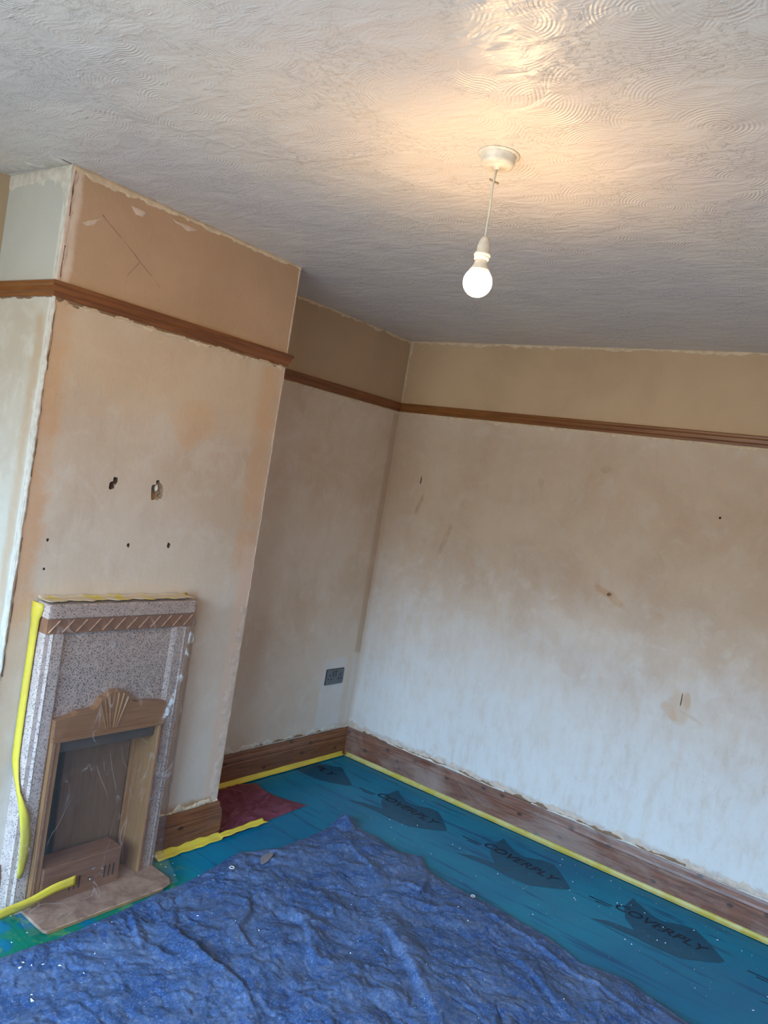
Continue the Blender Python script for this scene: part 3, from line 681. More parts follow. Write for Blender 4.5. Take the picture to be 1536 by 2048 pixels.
# ------------------------------------------------------------------ floor coverings
def m_film():
    k = NT('teal_film')
    sm = k.map((0.10, 1.0, 1.0), rot=(0, 0, 0.10))
    st = k.noise(26, 5, 0.6, 0.4, sm); st2 = k.noise(60, 3, 0.6, 0.2, sm)
    big = k.noise(1.6, 4, 0.55)
    col = k.mix(k.step(big, 0.35, 0.65), lin(0, 100, 136), lin(0, 118, 148))
    col = k.mix(k.math('MULTIPLY', k.step(st, 0.54, 0.68), 0.75), col, lin(0, 62, 104))
    sp = k.n('ShaderNodeSeparateXYZ', (k.co,)); x, y = sp.outputs[0], sp.outputs[1]
    gm = k.math('MULTIPLY', k.step(x, 0.62, 0.80, 1, 0), k.math('MULTIPLY', k.step(y, -1.75, -1.50, 1, 0), k.step(y, -2.7, -2.4)))     # green offcuts show through beside the hearth
    col = k.mix(k.math('MULTIPLY', gm, k.step(k.vor(11, out='Distance'), 0.30, 0.55)), col, lin(14, 118, 96))
    col = k.mix(k.math('MULTIPLY', gm, k.math('MULTIPLY', k.step(k.noise(15, 3), 0.52, 0.62), 0.8)), col, lin(84, 140, 80))
    h = k.math('ADD', k.math('MULTIPLY', st, 0.8), k.math('ADD', k.math('MULTIPLY', st2, 0.25), k.math('MULTIPLY', k.noise(14, 3), 0.2)))
    return k.bsdf(col, 0.26, k.bump(h, 0.35, 0.008), 0.14)
M['film'] = m_film()
nx, ny = 300, 340
gx = np.linspace(0.022, 3.70, nx); gy = np.linspace(-4.7, -0.024, ny)
X, Y = np.meshgrid(gx, gy, indexing='ij')
Zf = 0.0022 + 0.0014 * (1 + fbm(X * 1.6 + 3, Y * 14 + X * 1.4, 3, 5)) + 0.0010 * (1 + fbm(X * 5, Y * 5, 3, 8))
edge = np.minimum(np.abs(Y + 0.024), np.abs(X - 0.022)); Zf = np.where(edge < 0.03, 0.0022 + (Zf - 0.0022) * edge / 0.03, Zf)
hearth_zone = (X < 0.62) & (Y < -1.66) & (Y > -2.22)
Zf = np.where(hearth_zone, 0.0026, Zf)
P = np.stack([X, Y, Zf], -1)
chz = (X < D + 0.03) & (Y < Y1 + 0.03) & (Y > Y2 - 0.03)
film = grid('floor_film', P, M['film'], None, keep=~chz)
tag(film, 'glossy teal plastic film laid flat over the whole floor', 'floor film')
m_print = flat('dark_print', (0, 77, 104), 0.28, 0, 0.15); m_ink = flat('dark_ink', (0, 22, 48), 0.28, 0, 0.15); m_mark = flat('dark_mark', (0, 40, 66), 0.28, 0, 0.15)
EMB = [(1.742, -0.497), (1.80, -0.452), (1.90, -0.425), (1.839, -0.363), (1.800, -0.270), (1.800, -0.160), (1.835, -0.190), (1.90, -0.235), (1.96, -0.245), (2.02, -0.200), (2.073, -0.188), (2.13, -0.235), (2.225, -0.335), (2.214, -0.365), (2.15, -0.425), (2.096, -0.472), (2.0, -0.482), (1.90, -0.478), (1.82, -0.488)]
def zf(x, y):
    i = min(max(int((x - gx[0]) / (gx[1] - gx[0])), 0), nx - 2); j = min(max(int((y - gy[0]) / (gy[1] - gy[0])), 0), ny - 2)
    return float(max(Zf[i, j], Zf[i + 1, j], Zf[i, j + 1], Zf[i + 1, j + 1]))
def drape(me, lift):
    """cut a flat shape finely and lay it on the film"""
    b = bmesh.new(); b.from_mesh(me); bmesh.ops.triangulate(b, faces=b.faces)
    for _ in range(4):
        es = [e for e in b.edges if e.calc_length() > 0.016]
        if not es: break
        bmesh.ops.subdivide_edges(b, edges=es, cuts=1); bmesh.ops.triangulate(b, faces=b.faces)
    for v in b.verts: v.co.z = zf(v.co.x, v.co.y) + lift
    b.to_mesh(me); b.free()
def flat_poly(name, pts, mat, parent, lift):
    me = bpy.data.meshes.new(name); me.from_pydata([(x, y, 0) for x, y in pts], [], [tuple(range(len(pts)))]); drape(me, lift); me.materials.append(mat)
    o = bpy.data.objects.new(name, me); COL.objects.link(o); o.parent = parent; return o
def word(txt, x0, y0, size, width, mat, lift):
    cu = bpy.data.curves.new('printed_word', 'FONT'); cu.body = txt; cu.size = size; cu.offset = 0.0012; cu.resolution_u = 3; cu.shear = 0.25
    to = bpy.data.objects.new('tmp', cu); COL.objects.link(to)
    bpy.context.view_layer.update()
    me = bpy.data.meshes.new_from_object(to); bpy.data.objects.remove(to); bpy.data.curves.remove(cu); me.name = 'printed_word'
    xs = [v.co.x for v in me.vertices]; a, b = min(xs), max(xs)
    for v in me.vertices: v.co.x = x0 + (v.co.x - a) / (b - a) * width; v.co.y += y0 - 0.08 * (v.co.x - x0)
    drape(me, lift); me.materials.clear(); me.materials.append(mat)
    o = bpy.data.objects.new('printed_word', me); COL.objects.link(o); o.parent = film; return o
for dx in (0.64, 0.0, -0.64, -1.28, -1.92):
    pts = [(max(x + dx, 0.03), y) for x, y in EMB]
    if dx == -1.92: pts = [(0.03, -0.45), (0.03, -0.27), (0.12, -0.225), (0.153, -0.188), (0.21, -0.235), (0.345, -0.335), (0.334, -0.365), (0.25, -0.425), (0.176, -0.452)]
    flat_poly('printed_emblem', pts, m_print, film, 0.0004)
    if dx == -1.92: word('PLY', 0.06, -0.335, 0.075, 0.16, m_ink, 0.0008)
    else: word('COVERPLY', 1.775 + dx, -0.318, 0.078, 0.385, m_ink, 0.0008)
    for mx, my, ln in ((1.665, -0.323, 0.10), (1.70, -0.340, 0.06)):
        if mx + dx > 0.05:
            flat_poly('printed_mark', [(mx + dx, my - 0.004), (mx + dx + ln, my + 0.002), (mx + dx + ln * 1.02, my + 0.010), (mx + dx + 0.3 * ln, my + 0.006), (mx + dx, my + 0.006)], m_mark, film, 0.0004)

# maroon sheet in the alcove
def in_poly(X, Y, poly):
    c = np.zeros(X.shape, bool); n = len(poly)
    for i in range(n):
        (x0, y0), (x1, y1) = poly[i], poly[(i + 1) % n]
        k = ((y0 > Y) != (y1 > Y)) & (X < (x1 - x0) * (Y - y0) / (y1 - y0 + 1e-12) + x0); c ^= k
    return c
k = NT('maroon_film')
_c = k.mix(k.step(k.noise(12, 4, 0.6, 0.6), 0.35, 0.68), lin(98, 30, 52), lin(120, 58, 78))
M['maroon'] = k.bsdf(_c, 0.32, k.bump(k.noise(45, 4, 0.6, 1.0), 0.3, 0.006), 0.5)
uu, vv = np.meshgrid(np.linspace(0, 1, 90), np.linspace(0, 1, 110), indexing='ij')
# four sided: alcove skirting side (u=0) to the room side (u=1); v runs from the chimney to the point
ya = -1.298 + vv * 0.53; xa = 0.026 + 0.0 * vv
xb = 0.425 - 0.035 * vv; yb = -1.300 + vv * 0.57
Xm = xa * (1 - uu) + xb * uu + 0.05 * np.clip(vv - 0.8, 0, 1) * 5 * (1 - uu) ** 2 * 0.9; Ym = ya * (1 - uu) + yb * uu - 0.10 * np.sin(np.pi * uu) * vv ** 3 * 0.4
Zm = 0.0075 + 0.007 * (1 - np.abs(fbm(Xm * 12 + Ym * 6, Ym * 9, 3, 3))) ** 5 + 0.003 * (1 + fbm(Xm * 30, Ym * 30, 2, 4)) / 2
fe = np.minimum.reduce([uu, 1 - uu, 1 - vv, vv]); Zm = 0.0066 + (Zm - 0.0066) * np.clip(fe / 0.06, 0, 1)
mar = grid('maroon_sheet', np.stack([Xm, Ym, Zm], -1), M['maroon'], None, keep=~((Xm < D + 0.026) & (Ym < Y1 + 0.026)))
tag(mar, 'wrinkled maroon plastic sheet on the floor in the alcove beside chimney', 'sheet')

# blue dust sheet
def m_tarp():
    k = NT('blue_dust_sheet')
    n1 = k.noise(5, 6, 0.65, 0.5); n2 = k.noise(34, 8, 0.78, 0.6); n3 = k.noise(150, 4, 0.75)
    col = k.mix(k.step(n1, 0.36, 0.64), lin(42, 74, 120), lin(72, 95, 132))
    col = k.mix(k.math('MULTIPLY', k.step(n2, 0.48, 0.66), 0.60), col, lin(112, 126, 154))
    col = k.mix(k.math('MULTIPLY', k.step(n3, 0.50, 0.66), 0.45), col, lin(138, 148, 172))
    col = k.mix(k.math('MULTIPLY', k.step(k.noise(16, 5, 0.7, 0.5, k.map((1, 1, 1), loc=(4, 9, 2))), 0.56, 0.70), 0.7), col, lin(30, 64, 128))
    d = k.vor(70); r = k.n('ShaderNodeSeparateXYZ', (k.vor(70, out='Color'),)).outputs[0]
    col = k.mix(k.math('MULTIPLY', k.step(d, 0.08, 0.14, 1, 0), k.step(r, 0.90, 0.93)), col, lin(206, 214, 226))
    wco = k.n('ShaderNodeVectorMath', (k.co, k.n('ShaderNodeVectorMath', (k.noise(9, 3, out=1), (0.05, 0.05, 0.05)), operation='MULTIPLY').outputs[0]), operation='ADD').outputs[0]
    h = k.math('ADD', k.math('MULTIPLY', k.vor(26, wco), 1.0), k.math('ADD', k.math('MULTIPLY', k.vor(60, wco), 0.5), k.math('MULTIPLY', k.noise(90, 4, 0.65, 1.0), 0.35)))
    return k.bsdf(col, 0.62, k.bump(h, 0.20, 0.008), 0.3)
M['tarp'] = m_tarp()
nu, nv = 420, 500
xr = np.array([0.60, 0.647, 0.72, 0.80, 0.946, 1.0, 1.046, 1.112, 1.2, 1.36, 1.45, 1.59, 1.71, 1.836, 2.0, 2.12, 2.217, 2.5, 3.1])
yr = np.array([-0.735, -0.713, -0.716, -0.718, -0.755, -0.72, -0.695, -0.765, -0.783, -0.787, -0.783, -0.795, -0.80, -0.85, -0.81, -0.845, -0.872, -0.90, -0.93])
yl = np.array([-3.4, -2.6, -2.37, -2.2, -1.97, -1.86, -1.75, -1.606, -1.455, -1.33, -1.161, -0.907, -0.787, -0.735, -0.70])
xl = np.array([0.66, 0.65, 0.646, 0.662, 0.649, 0.633, 0.626, 0.621, 0.590, 0.569, 0.632, 0.633, 0.612, 0.600, 0.6])
u = np.linspace(0, 1, nu) ** 1.0; v = np.linspace(0, 1, nv)
U, Vv = np.meshgrid(u, v, indexing='ij')
X = 0.6 + U * 2.2
Ytop = np.interp(X, xr, yr) + 0.004 * fbm(X * 25, X * 0 + 2, 3, 31)
Y = Ytop + Vv * (-3.2 - Ytop)
Xl = np.interp(Y, yl, xl) + 0.004 * fbm(Y * 25, Y * 0 + 5, 3, 33)
X = Xl + U * (2.8 - Xl)
wx = X + 0.06 * fbm(X * 5, Y * 5, 3, 41); wy = Y + 0.06 * fbm(X * 5 + 9, Y * 5, 3, 42)
def ridge(s, p, sd, sh=(1, 1)): return (1 - np.abs(fbm(wx * s * sh[0] + wy * s * 0.5, wy * s * sh[1] - wx * s * 0.35, 2, sd))) ** p
Zt = 0.0025 * ridge(3.2, 6, 50) + 0.0035 * ridge(6.5, 12, 52, (1.3, 0.8)) + 0.0035 * ridge(12, 12, 54, (1.2, 0.7)) + 0.0016 * ridge(26, 8, 56) + 0.008 * (fbm(X * 2.2, Y * 2.2, 3, 60) + 0.6) - 0.006 * ridge(6.5, 34, 62, (0.7, 1.3)) * np.clip(0.4 + 2 * fbm(X * 5, Y * 5, 2, 66), 0, 1) - 0.0055 * ridge(12, 34, 64, (1.3, 0.7)) * np.clip(0.4 + 2 * fbm(X * 7 + 4, Y * 7, 2, 67), 0, 1) - 0.004 * ridge(22, 26, 65) * np.clip(0.3 + 2 * fbm(X * 9 + 4, Y * 9, 2, 68), 0, 1)
for q_ in range(20):           # straight, angular creases of a stiff crumpled sheet
    an = nrg.uniform(0, math.pi); f_ = 3.0 * 1.16 ** q_; ca, sa = math.cos(an), math.sin(an)
    ph = f_ * (wx * ca + wy * sa) + 0.9 * fbm(wx * f_ * 0.35, wy * f_ * 0.35, 2, 90 + q_) + nrg.uniform(0, 9)
    tri = np.abs(2 * (ph - np.floor(ph + 0.5)))
    msk = np.clip(0.5 + 1.6 * fbm(X * f_ * 0.4, Y * f_ * 0.4, 2, 130 + q_), 0, 1)
    Zt = Zt + 0.038 / f_ * tri * msk
def fold(pts, h, w, side):
    """a long fold: soft on one side, steep on the other"""
    global Zt
    pts = np.array(pts, float)
    best = np.full(X.shape, 9.0); sg = np.zeros(X.shape); tt = np.zeros(X.shape)
    for i in range(len(pts) - 1):
        a, b = pts[i], pts[i + 1]; d = b - a; L = np.hypot(*d)
        t = np.clip(((X - a[0]) * d[0] + (Y - a[1]) * d[1]) / L ** 2, 0, 1)
        px, py = X - a[0] - t * d[0], Y - a[1] - t * d[1]; ds = np.hypot(px, py)
        s = (d[0] * py - d[1] * px) / L
        k = ds < best; best = np.where(k, ds, best); sg = np.where(k, s * side, sg); tt = np.where(k, (i + t) / (len(pts) - 1), tt)
    prof = np.where(sg > 0, np.exp(-(best / w) ** 2), np.exp(-(best / (w * 0.22)) ** 2))
    Zt = Zt + h * prof * np.sin(np.pi * np.clip(tt * 0.9 + 0.05, 0, 1)) ** 0.7
fold([(1.233, -1.275), (1.325, -1.305), (1.42, -1.36), (1.515, -1.419), (1.679, -1.545), (1.8, -1.66)], 0.021, 0.075, 1)
fold([(0.96, -1.44), (1.006, -1.475), (1.09, -1.51), (1.164, -1.564), (1.23, -1.62), (1.316, -1.669)], 0.014, 0.055, 1)
fold([(0.80, -1.84), (0.848, -1.888), (0.92, -1.91), (1.026, -1.918), (1.12, -1.90), (1.21, -1.916), (1.35, -1.98)], 0.018, 0.04, -1)
fold([(1.19, -0.80), (1.20, -0.90), (1.23, -0.98), (1.14, -1.00)], 0.016, 0.035, -1)
fold([(0.70, -1.95), (0.78, -1.99), (0.86, -2.03)], 0.014, 0.03, 1)
fold([(0.85, -1.55), (0.93, -1.62), (0.98, -1.72), (1.06, -1.74)], 0.014, 0.03, -1)
fold([(1.6, -1.0), (1.8, -1.10), (2.0, -1.22)], 0.010, 0.05, 1)
fold([(1.45, -0.87), (1.65, -0.89), (1.9, -0.95), (2.2, -1.0)], 0.009, 0.02, 1)
fold([(0.70, -1.95), (0.69, -1.72), (0.675, -1.58), (0.69, -1.46), (0.70, -1.30), (0.72, -1.16)], 0.009, 0.018, -1)
fold([(0.80, -0.92), (0.95, -0.98), (1.05, -1.05)], 0.014, 0.03, 1)
de = np.minimum(X - Xl, (Ytop - Y)); lift = np.clip(de / 0.05, 0, 1) ** 0.7
Zt = Zt - Zt.min()
Zt = 0.0085 + Zt * (0.25 + 0.75 * lift) + 0.004 * (1 - np.clip(de / 0.02, 0, 1))
# upturned corner near the skirting
cd = np.hypot((X - 0.63) * 1.0 + (Y + 0.75) * 0.3, (Y + 0.75) * 0.9); up_ = np.clip(1 - cd / 0.085, 0, 1)
Zt = Zt + 0.050 * up_ ** 1.2
X = X + 0.03 * up_ ** 2; 
Y = Y - 0.01 * up_ ** 2
tarp = grid('dust_sheet', np.stack([X, Y, Zt], -1), M['tarp'])
tag(tarp, 'crumpled blue dust sheet spread on the teal film in foreground', 'dust sheet')
def tz(x, y):
    k_ = np.argmin((X - x) ** 2 + (Y - y) ** 2); return float(Zt.reshape(-1)[k_])
m_eye = flat('white_eyelet', (226, 228, 230), 0.4)
for ex, ey, rr in ((0.660, -1.462, 0.0115), (1.365, -0.800, 0.010)):
    z = tz(ex, ey)
    V = []; F = []; ns = 24
    pr = [(0.55, 0.0), (0.62, 0.0018), (0.85, 0.0022), (1.0, 0.0)]
    for i in range(ns):
        a = 2 * math.pi * i / ns
        for r_, h_ in pr: V.append((ex + rr * r_ * math.cos(a), ey + rr * r_ * math.sin(a), z + 0.0025 + h_))
    for i in range(ns):
        for j in range(3): F.append((i * 4 + j, i * 4 + j + 1, ((i + 1) % ns) * 4 + j + 1, ((i + 1) % ns) * 4 + j))
    e = link('eyelet', V, F, m_eye, tarp, True); e['label'] = 'white ring eyelet'
    dv = [(ex + rr * 0.58 * math.cos(2 * math.pi * i / ns), ey + rr * 0.58 * math.sin(2 * math.pi * i / ns), z + 0.0024) for i in range(ns)]
    link('eyelet_hole', dv, [tuple(range(ns))], M['dark'], e)

# scrap of tan lining paper on the sheet
sx, sy = 0.694, -1.312
sp_ = []
for i, (a, b) in enumerate([(-0.055, 0.020), (-0.02, 0.024), (0.02, 0.012), (0.055, -0.004), (0.062, -0.018), (0.03, -0.026), (-0.01, -0.020), (-0.04, 0.002)]):
    t = 0.95; sp_.append((sx + b * 0.9 - a * 0.10, sy + a * 0.95 + b * 0.2))
zt_ = max(tz(x, y) for x, y in sp_)
sv = [(x, y, zt_ + 0.002 + 0.002 * (i % 2)) for i, (x, y) in enumerate(sp_)]
sv2 = [(x, y, z - 0.0008) for x, y, z in sv]; n_ = len(sv)
sc_ = link('paper_scrap', sv + sv2, [tuple(range(n_)), tuple(range(2 * n_ - 1, n_ - 1, -1))] + [(i, (i + 1) % n_, n_ + (i + 1) % n_, n_ + i) for i in range(n_)], flat('tan_paper', (132, 124, 128), 0.8))
tag(sc_, 'torn tan scrap lying on the edge of the blue dust sheet', 'scrap')

# plaster crumbs
def crumbs(name, spots, parent_label, cat):
    V = []; F = []
    for x, y, z, r in spots:
        q = random.Random(int(x * 1e5)); n0 = len(V)
        el = q.uniform(0.6, 1.8); an = q.uniform(0, 3.14); ca, sa = math.cos(an), math.sin(an)
        for dx, dy, dz in ((1, 0, 0), (-0.5, 0.8, 0), (-0.6, -0.8, 0), (0.1, 0, 1.0)):
            a, b = dx * r * el, dy * r / el ** 0.5
            V.append((x + a * ca - b * sa, y + a * sa + b * ca, z + dz * r * 0.7))
        F += [(n0, n0 + 1, n0 + 2), (n0, n0 + 3, n0 + 1), (n0 + 1, n0 + 3, n0 + 2), (n0 + 2, n0 + 3, n0)]
    o = link(name, V, F, M['filler_crumb'], None, False, 'stuff'); o['label'] = parent_label; o['category'] = cat
    return o
M['filler_crumb'] = flat('plaster_crumb', (232, 232, 230), 0.8)
sp1 = []
for i in range(150):
    x = rnd.uniform(0.5, 2.6); y = rnd.uniform(-0.72, -0.06)
    if x > 1.25 or rnd.random() < 0.4: sp1.append((x, y, zf(x, y) + 0.0002, 0.0012 + 0.0028 * rnd.random() ** 3))
for x, y in ((1.63, -0.40), (1.64, -0.41), (1.77, -0.27), (1.79, -0.272), (1.99, -0.42), (2.02, -0.41), (2.07, -0.2), (2.16, -0.19), (1.9, -0.53), (1.93, -0.54), (2.38, -0.58)):
    sp1.append((x, y, zf(x, y) + 0.0002, 0.0042))
for i in range(26):
    x = rnd.uniform(0.42, 0.66); y = rnd.uniform(-2.35, -1.55)
    if not (x < 0.615 and -2.21 < y < -1.67): sp1.append((x, y, zf(x, y) + 0.0002, 0.002 + 0.002 * rnd.random()))
crumbs('plaster_crumbs', sp1, 'scattered white plaster crumbs on the teal floor film', 'crumbs')
sp2 = []
Xf, Yf_, Zf_ = X.reshape(-1), Y.reshape(-1), Zt.reshape(-1)
for i in range(190):
    q = rnd.randrange(len(Xf))
    if Yf_[q] > -2.6: sp2.append((Xf[q], Yf_[q], Zf_[q] + 0.0003, 0.0010 + 0.0026 * rnd.random() ** 3))
for x, y, q in ((0.74, -2.36, 0.006), (0.75, -2.33, 0.004), (0.76, -2.30, 0.004), (0.88, -2.40, 0.007), (0.86, -2.39, 0.004), (0.80, -2.27, 0.005), (0.72, -2.34, 0.0045), (0.84, -1.78, 0.004), (1.02, -1.66, 0.004), (1.3, -1.5, 0.004)):
    sp2.append((x, y, tz(x, y) + 0.0003, q))
crumbs('plaster_crumbs', sp2, 'scattered white plaster crumbs on the blue dust sheet', 'crumbs')

# ------------------------------------------------------------------ yellow masking tape
k = NT('yellow_tape')
_c = k.mix(k.step(k.noise(9, 4, 0.6), 0.35, 0.7), lin(218, 194, 66), lin(200, 174, 70))
M['tape'] = k.bsdf(_c, 0.45, k.bump(k.noise(70, 4), 0.2, 0.003), 0.4)
k = NT('yellow_tape_dusty')
_c = k.mix(k.step(k.noise(14, 5, 0.7, 0.6), 0.36, 0.52), lin(196, 170, 58), lin(198, 174, 146))
M['tape_dust'] = k.bsdf(_c, 0.55, k.bump(k.noise(70, 4), 0.3, 0.004), 0.3)
k = NT('yellow_tape_faded')
_c = k.mix(k.step(k.noise(12, 4, 0.6, 0.4), 0.35, 0.65), lin(176, 160, 66), lin(190, 178, 116))
M['tape_pale'] = k.bsdf(_c, 0.45, k.bump(k.noise(70, 4), 0.2, 0.003), 0.4)

def ribbon(name, rows, mat, label, thick=0.0006):
    """rows: list of cross sections (each a list of points)"""
    P = np.array(rows, float); o = grid(name, P, mat); md = o.modifiers.new('thickness', 'SOLIDIFY'); md.thickness = thick; md.offset = 1
    return tag(o, label, 'tape')
def along(A, B, off, n, prof, sd, wob=0.0015):
    A = np.array(A, float); B = np.array(B, float); o = np.array(off, float); rows = []
    t = np.linspace(0, 1, n); L = np.linalg.norm(B - A); nz = fbm(t * L * 9, t * 0 + sd, 3, sd)
    for i in range(n):
        p = A + (B - A) * t[i]
        rows.append([p + o * (a + wob * nz[i] * (1 if j else 0)) + np.array([0, 0, b + wob * nz[i] * (1 if j < 2 else 0)]) for j, (a, b) in enumerate(prof)])
    return rows
PR = [(0.0228, 0.026), (0.0245, 0.018), (0.029, 0.0105), (0.036, 0.0078), (0.042, 0.0072)]
ribbon('masking_tape', along((0.034, 0, 0), (XE - 0.05, 0, 0), (0, -1, 0), 200, PR, 1, 0.002), M['tape_pale'], 'pale yellow tape along the foot of the right skirting board')
ribbon('masking_tape', along((0, -1.29, 0), (0, -0.034, 0), (1, 0, 0), 90, [(a, b + 0.003) for a, b in PR], 2, 0.002), M['tape'], 'yellow tape along the foot of the alcove skirting below the socket')
# chimney skirting tape, carries on past the corner over the maroon sheet
rows = []
for t in np.linspace(0, 1, 70):
    y = -1.634 + t * 0.59
    wv_ = 0.0025 * math.sin(t * 23) + 0.002 * math.sin(t * 51 + 1)
    if y < Y1 + 0.02: rows.append([(0.4030, y, 0.030 + wv_), (0.4050, y, 0.020), (0.410, y, 0.013), (0.420 , y, 0.0100 + abs(wv_)), (0.432 + wv_, y, 0.0090)])
    else:
        s = (y - Y1 - 0.02) / 0.26; rows.append([(0.4035 - 0.004 * s, y, 0.022 + 0.004 * s + wv_ * 0.5), (0.406, y, 0.020 + 0.002 * s), (0.411 , y, 0.0185), (0.420, y, 0.0175 + abs(wv_) * 0.5), (0.430 + wv_, y + 0.012 * s, 0.017)])
ribbon('masking_tape', rows, M['tape'], 'loose yellow tape under chimney skirting, end lying over the maroon sheet')
# left side of the fireplace: stuck to the junction above, peeled loose below
rows = []
for z, l, r in ((1.046, (0.383, -2.280), (0.420, -2.262)), (1.030, (0.383, -2.280), (0.424, -2.262)), (1.0, (0.383, -2.279), (0.418, -2.262)), (0.985, (0.383, -2.276), (0.410, -2.262)), (0.9, (0.383, -2.274), (0.406, -2.262)), (0.8, (0.383, -2.274), (0.406, -2.262)), (0.7, (0.383, -2.274), (0.406, -2.262)),
                (0.6, (0.384, -2.274), (0.407, -2.262)), (0.52, (0.386, -2.274), (0.410, -2.262)), (0.47, (0.402, -2.268), (0.428, -2.264)), (0.43, (0.430, -2.268), (0.448, -2.262)), (0.39, (0.447, -2.264), (0.456, -2.246)),
                (0.34, (0.455, -2.256), (0.457, -2.222)), (0.28, (0.457, -2.246), (0.459, -2.208)), (0.22, (0.458, -2.242), (0.460, -2.206)), (0.165, (0.459, -2.240), (0.461, -2.214)), (0.140, (0.459, -2.238), (0.461, -2.222))):
    L_ = Vector((l[0], l[1], z)); R_ = Vector((r[0], r[1], z + 0.004 * math.sin(z * 40)))
    b = Vector((0.0022, -0.0022, 0))
    rows.append([L_, L_.lerp(R_, 0.33) + b, L_.lerp(R_, 0.67) + b, R_])
ribbon('masking_tape', rows, M['tape'], 'yellow tape down the left side of the fireplace, lower end peeled')
rows = []
for t in np.linspace(0, 1, 60):
    y = -2.262 + t * 0.602; w_ = 0.0022 * math.sin(t * 31) + 0.0016 * math.sin(t * 77)
    rows.append([(0.3830, y, 1.062 + w_), (0.3845, y, 1.0575), (0.389, y, 1.0555), (0.415 + 2 * w_, y, 1.0545), (0.440 + 3 * w_, y, 1.0545)])
ribbon('masking_tape', rows, M['tape_dust'], 'dusty yellow tape along the top edge of the fireplace')
rows = []
for t in np.linspace(0, 1, 26):
    y = -2.335 + t * 0.295; w_ = 0.003 * math.sin(t * 11)
    z1 = 0.070 + t * 0.040 + w_; z0 = z1 - 0.034 - (0.004 if t > 0.96 else 0)
    x = 0.504 - 0.009 * t
    rows.append([(x, y, z1), (x + 0.0015, y, z1 * 0.66 + z0 * 0.34), (x + 0.0018, y, z1 * 0.33 + z0 * 0.67), (x + 0.001, y + 0.003, z0)])
ribbon('masking_tape', rows, M['tape'], 'yellow tape stuck across the clear sheet at the fireplace foot')

# ------------------------------------------------------------------ clear sheet over the fireplace
kc = NT('clear_polythene')
_fr = kc.n('ShaderNodeFresnel', {'IOR': 1.5})
_ln = lambda sc, rot, w: kc.step(kc.math('ABSOLUTE', kc.math('SUBTRACT', kc.noise(sc, 2, 0.5, 1.2, kc.map((1, 1.0, 0.5), rot=(rot, 0, 0))), 0.5)), 0.0, w, 1, 0)
_cre = kc.math('ADD', kc.math('MULTIPLY', _ln(5, 0.7, 0.012), kc.step(kc.noise(6, 2), 0.45, 0.6)), kc.math('MULTIPLY', _ln(8, -0.6, 0.010), kc.step(kc.noise(7, 2, co=kc.map((1, 1, 1), loc=(3, 1, 7))), 0.50, 0.62)), None, True)
_bmp = kc.bump(kc.noise(14, 4, 0.6, 1.5), 0.2, 0.004); kc.put(_fr.inputs['Normal'], _bmp)
_tr = kc.n('ShaderNodeBsdfTransparent', ((0.965, 0.96, 0.955, 1),))
_df = kc.n('ShaderNodeBsdfDiffuse', {'Color': (0.88, 0.84, 0.80, 1)}); _tl = kc.n('ShaderNodeBsdfTranslucent', {'Color': (0.88, 0.84, 0.80, 1)})
_hz = kc.n('ShaderNodeMixShader', (0.35, _df.outputs[0], _tl.outputs[0]))
_a = kc.n('ShaderNodeMixShader', (kc.math('ADD', 0.05, kc.math('MULTIPLY', _cre, 0.20)), _tr.outputs[0], _hz.outputs[0]))
_gl = kc.n('ShaderNodeBsdfGlossy', {'Roughness': 0.16}); kc.put(_gl.inputs['Normal'], _bmp)
_b2 = kc.n('ShaderNodeMixShader', (kc.math('MULTIPLY', _fr.outputs[0], 0.5), _a.outputs[0], _gl.outputs[0]))
kc.t.links.new(_b2.outputs[0], kc.out.inputs[0])
ny_, nz_ = 150, 230
s = np.linspace(0, 1, nz_); yv = np.linspace(-2.262, -1.656, ny_)
Yg, Sg = np.meshgrid(yv, s, indexing='ij')
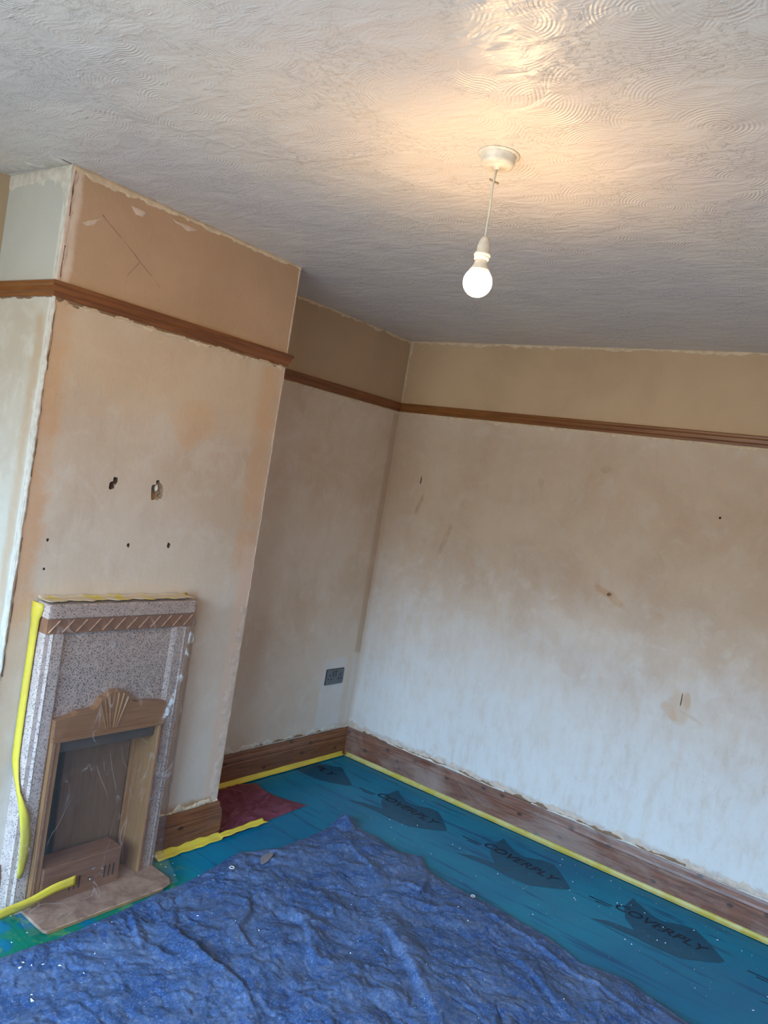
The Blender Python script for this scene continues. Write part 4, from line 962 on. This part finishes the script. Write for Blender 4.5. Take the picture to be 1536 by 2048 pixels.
# arc length: 0..0.06 top of mantel, then the front drop, then out over the hearth
Ltop, Lfr, Lh = 0.055, 0.98, 0.215
a_ = Sg * (Ltop + Lfr + Lh)
Xs = np.where(a_ < Ltop, 0.402 + a_, 0.457); Zs = np.where(a_ < Ltop, 1.0525, 1.0525 - (a_ - Ltop))
t3 = np.clip((a_ - Ltop - Lfr) / Lh, 0, 1)
bend = np.clip((a_ - Ltop - 0.80) / 0.18, 0, 1)
Xs = Xs + 0.018 * np.clip((a_ - Ltop) / 0.2, 0, 1) + 0.010 * bend ** 2
Xs = np.where(t3 > 0, 0.457 + 0.018 + 0.010 + t3 * 0.128, Xs)
Zs = np.where(t3 > 0, np.maximum(1.0525 - Lfr - 0.04 * t3 * 1.2, 0.0215), Zs)
wr = (1 - np.abs(fbm(Yg * 7 + Zs * 6, Zs * 9 - Yg * 4, 3, 71))) ** 8 * 0.003 + 0.0012 * fbm(Yg * 10, Zs * 5, 3, 72)
body = np.clip((a_ - Ltop) / 0.06, 0, 1) * np.where(t3 > 0, 0.5, 1)
Xs = Xs + np.abs(wr) * body * np.where(t3 > 0, 0.2, 1); Zs = Zs + np.where(t3 > 0, np.abs(wr) * 0.5, 0)
# gathered fold down the right-hand side
fy = np.interp(Zs, [0.0, 0.55, 0.62, 0.68, 0.75, 0.86, 0.95, 1.06], [-1.60, -1.772, -1.752, -1.728, -1.708, -1.690, -1.672, -1.665])
g_ = np.exp(-((Yg - fy) / 0.008) ** 2) * np.clip((Zs - 0.56) / 0.05, 0, 1) * np.clip((0.99 - Zs) / 0.05, 0, 1)
Xs = Xs + 0.018 * g_ * (1 + 1.2 * fbm(Zs * 40, Yg * 60, 2, 75))
side = np.clip((Yg + 1.668) / 0.012, 0, 1) * (t3 == 0)
Yg2 = Yg + 0.004 * fbm(Zs * 6, Zs * 0 + 3, 3, 76) * (Yg > -1.70) - np.where(t3 > 0, 0.03 * t3 * (Yg > -1.75) * (Yg + 1.75) / 0.1, 0)
Xs = np.where((t3 == 0) & (a_ > Ltop), Xs - side * 0.030, Xs)
sheet = grid('clear_sheet', np.stack([Xs, Yg2, Zs], -1)[::-1].copy(), kc.m)
tag(sheet, 'clear creased polythene sheet draped over the fireplace front and hearth', 'sheet')
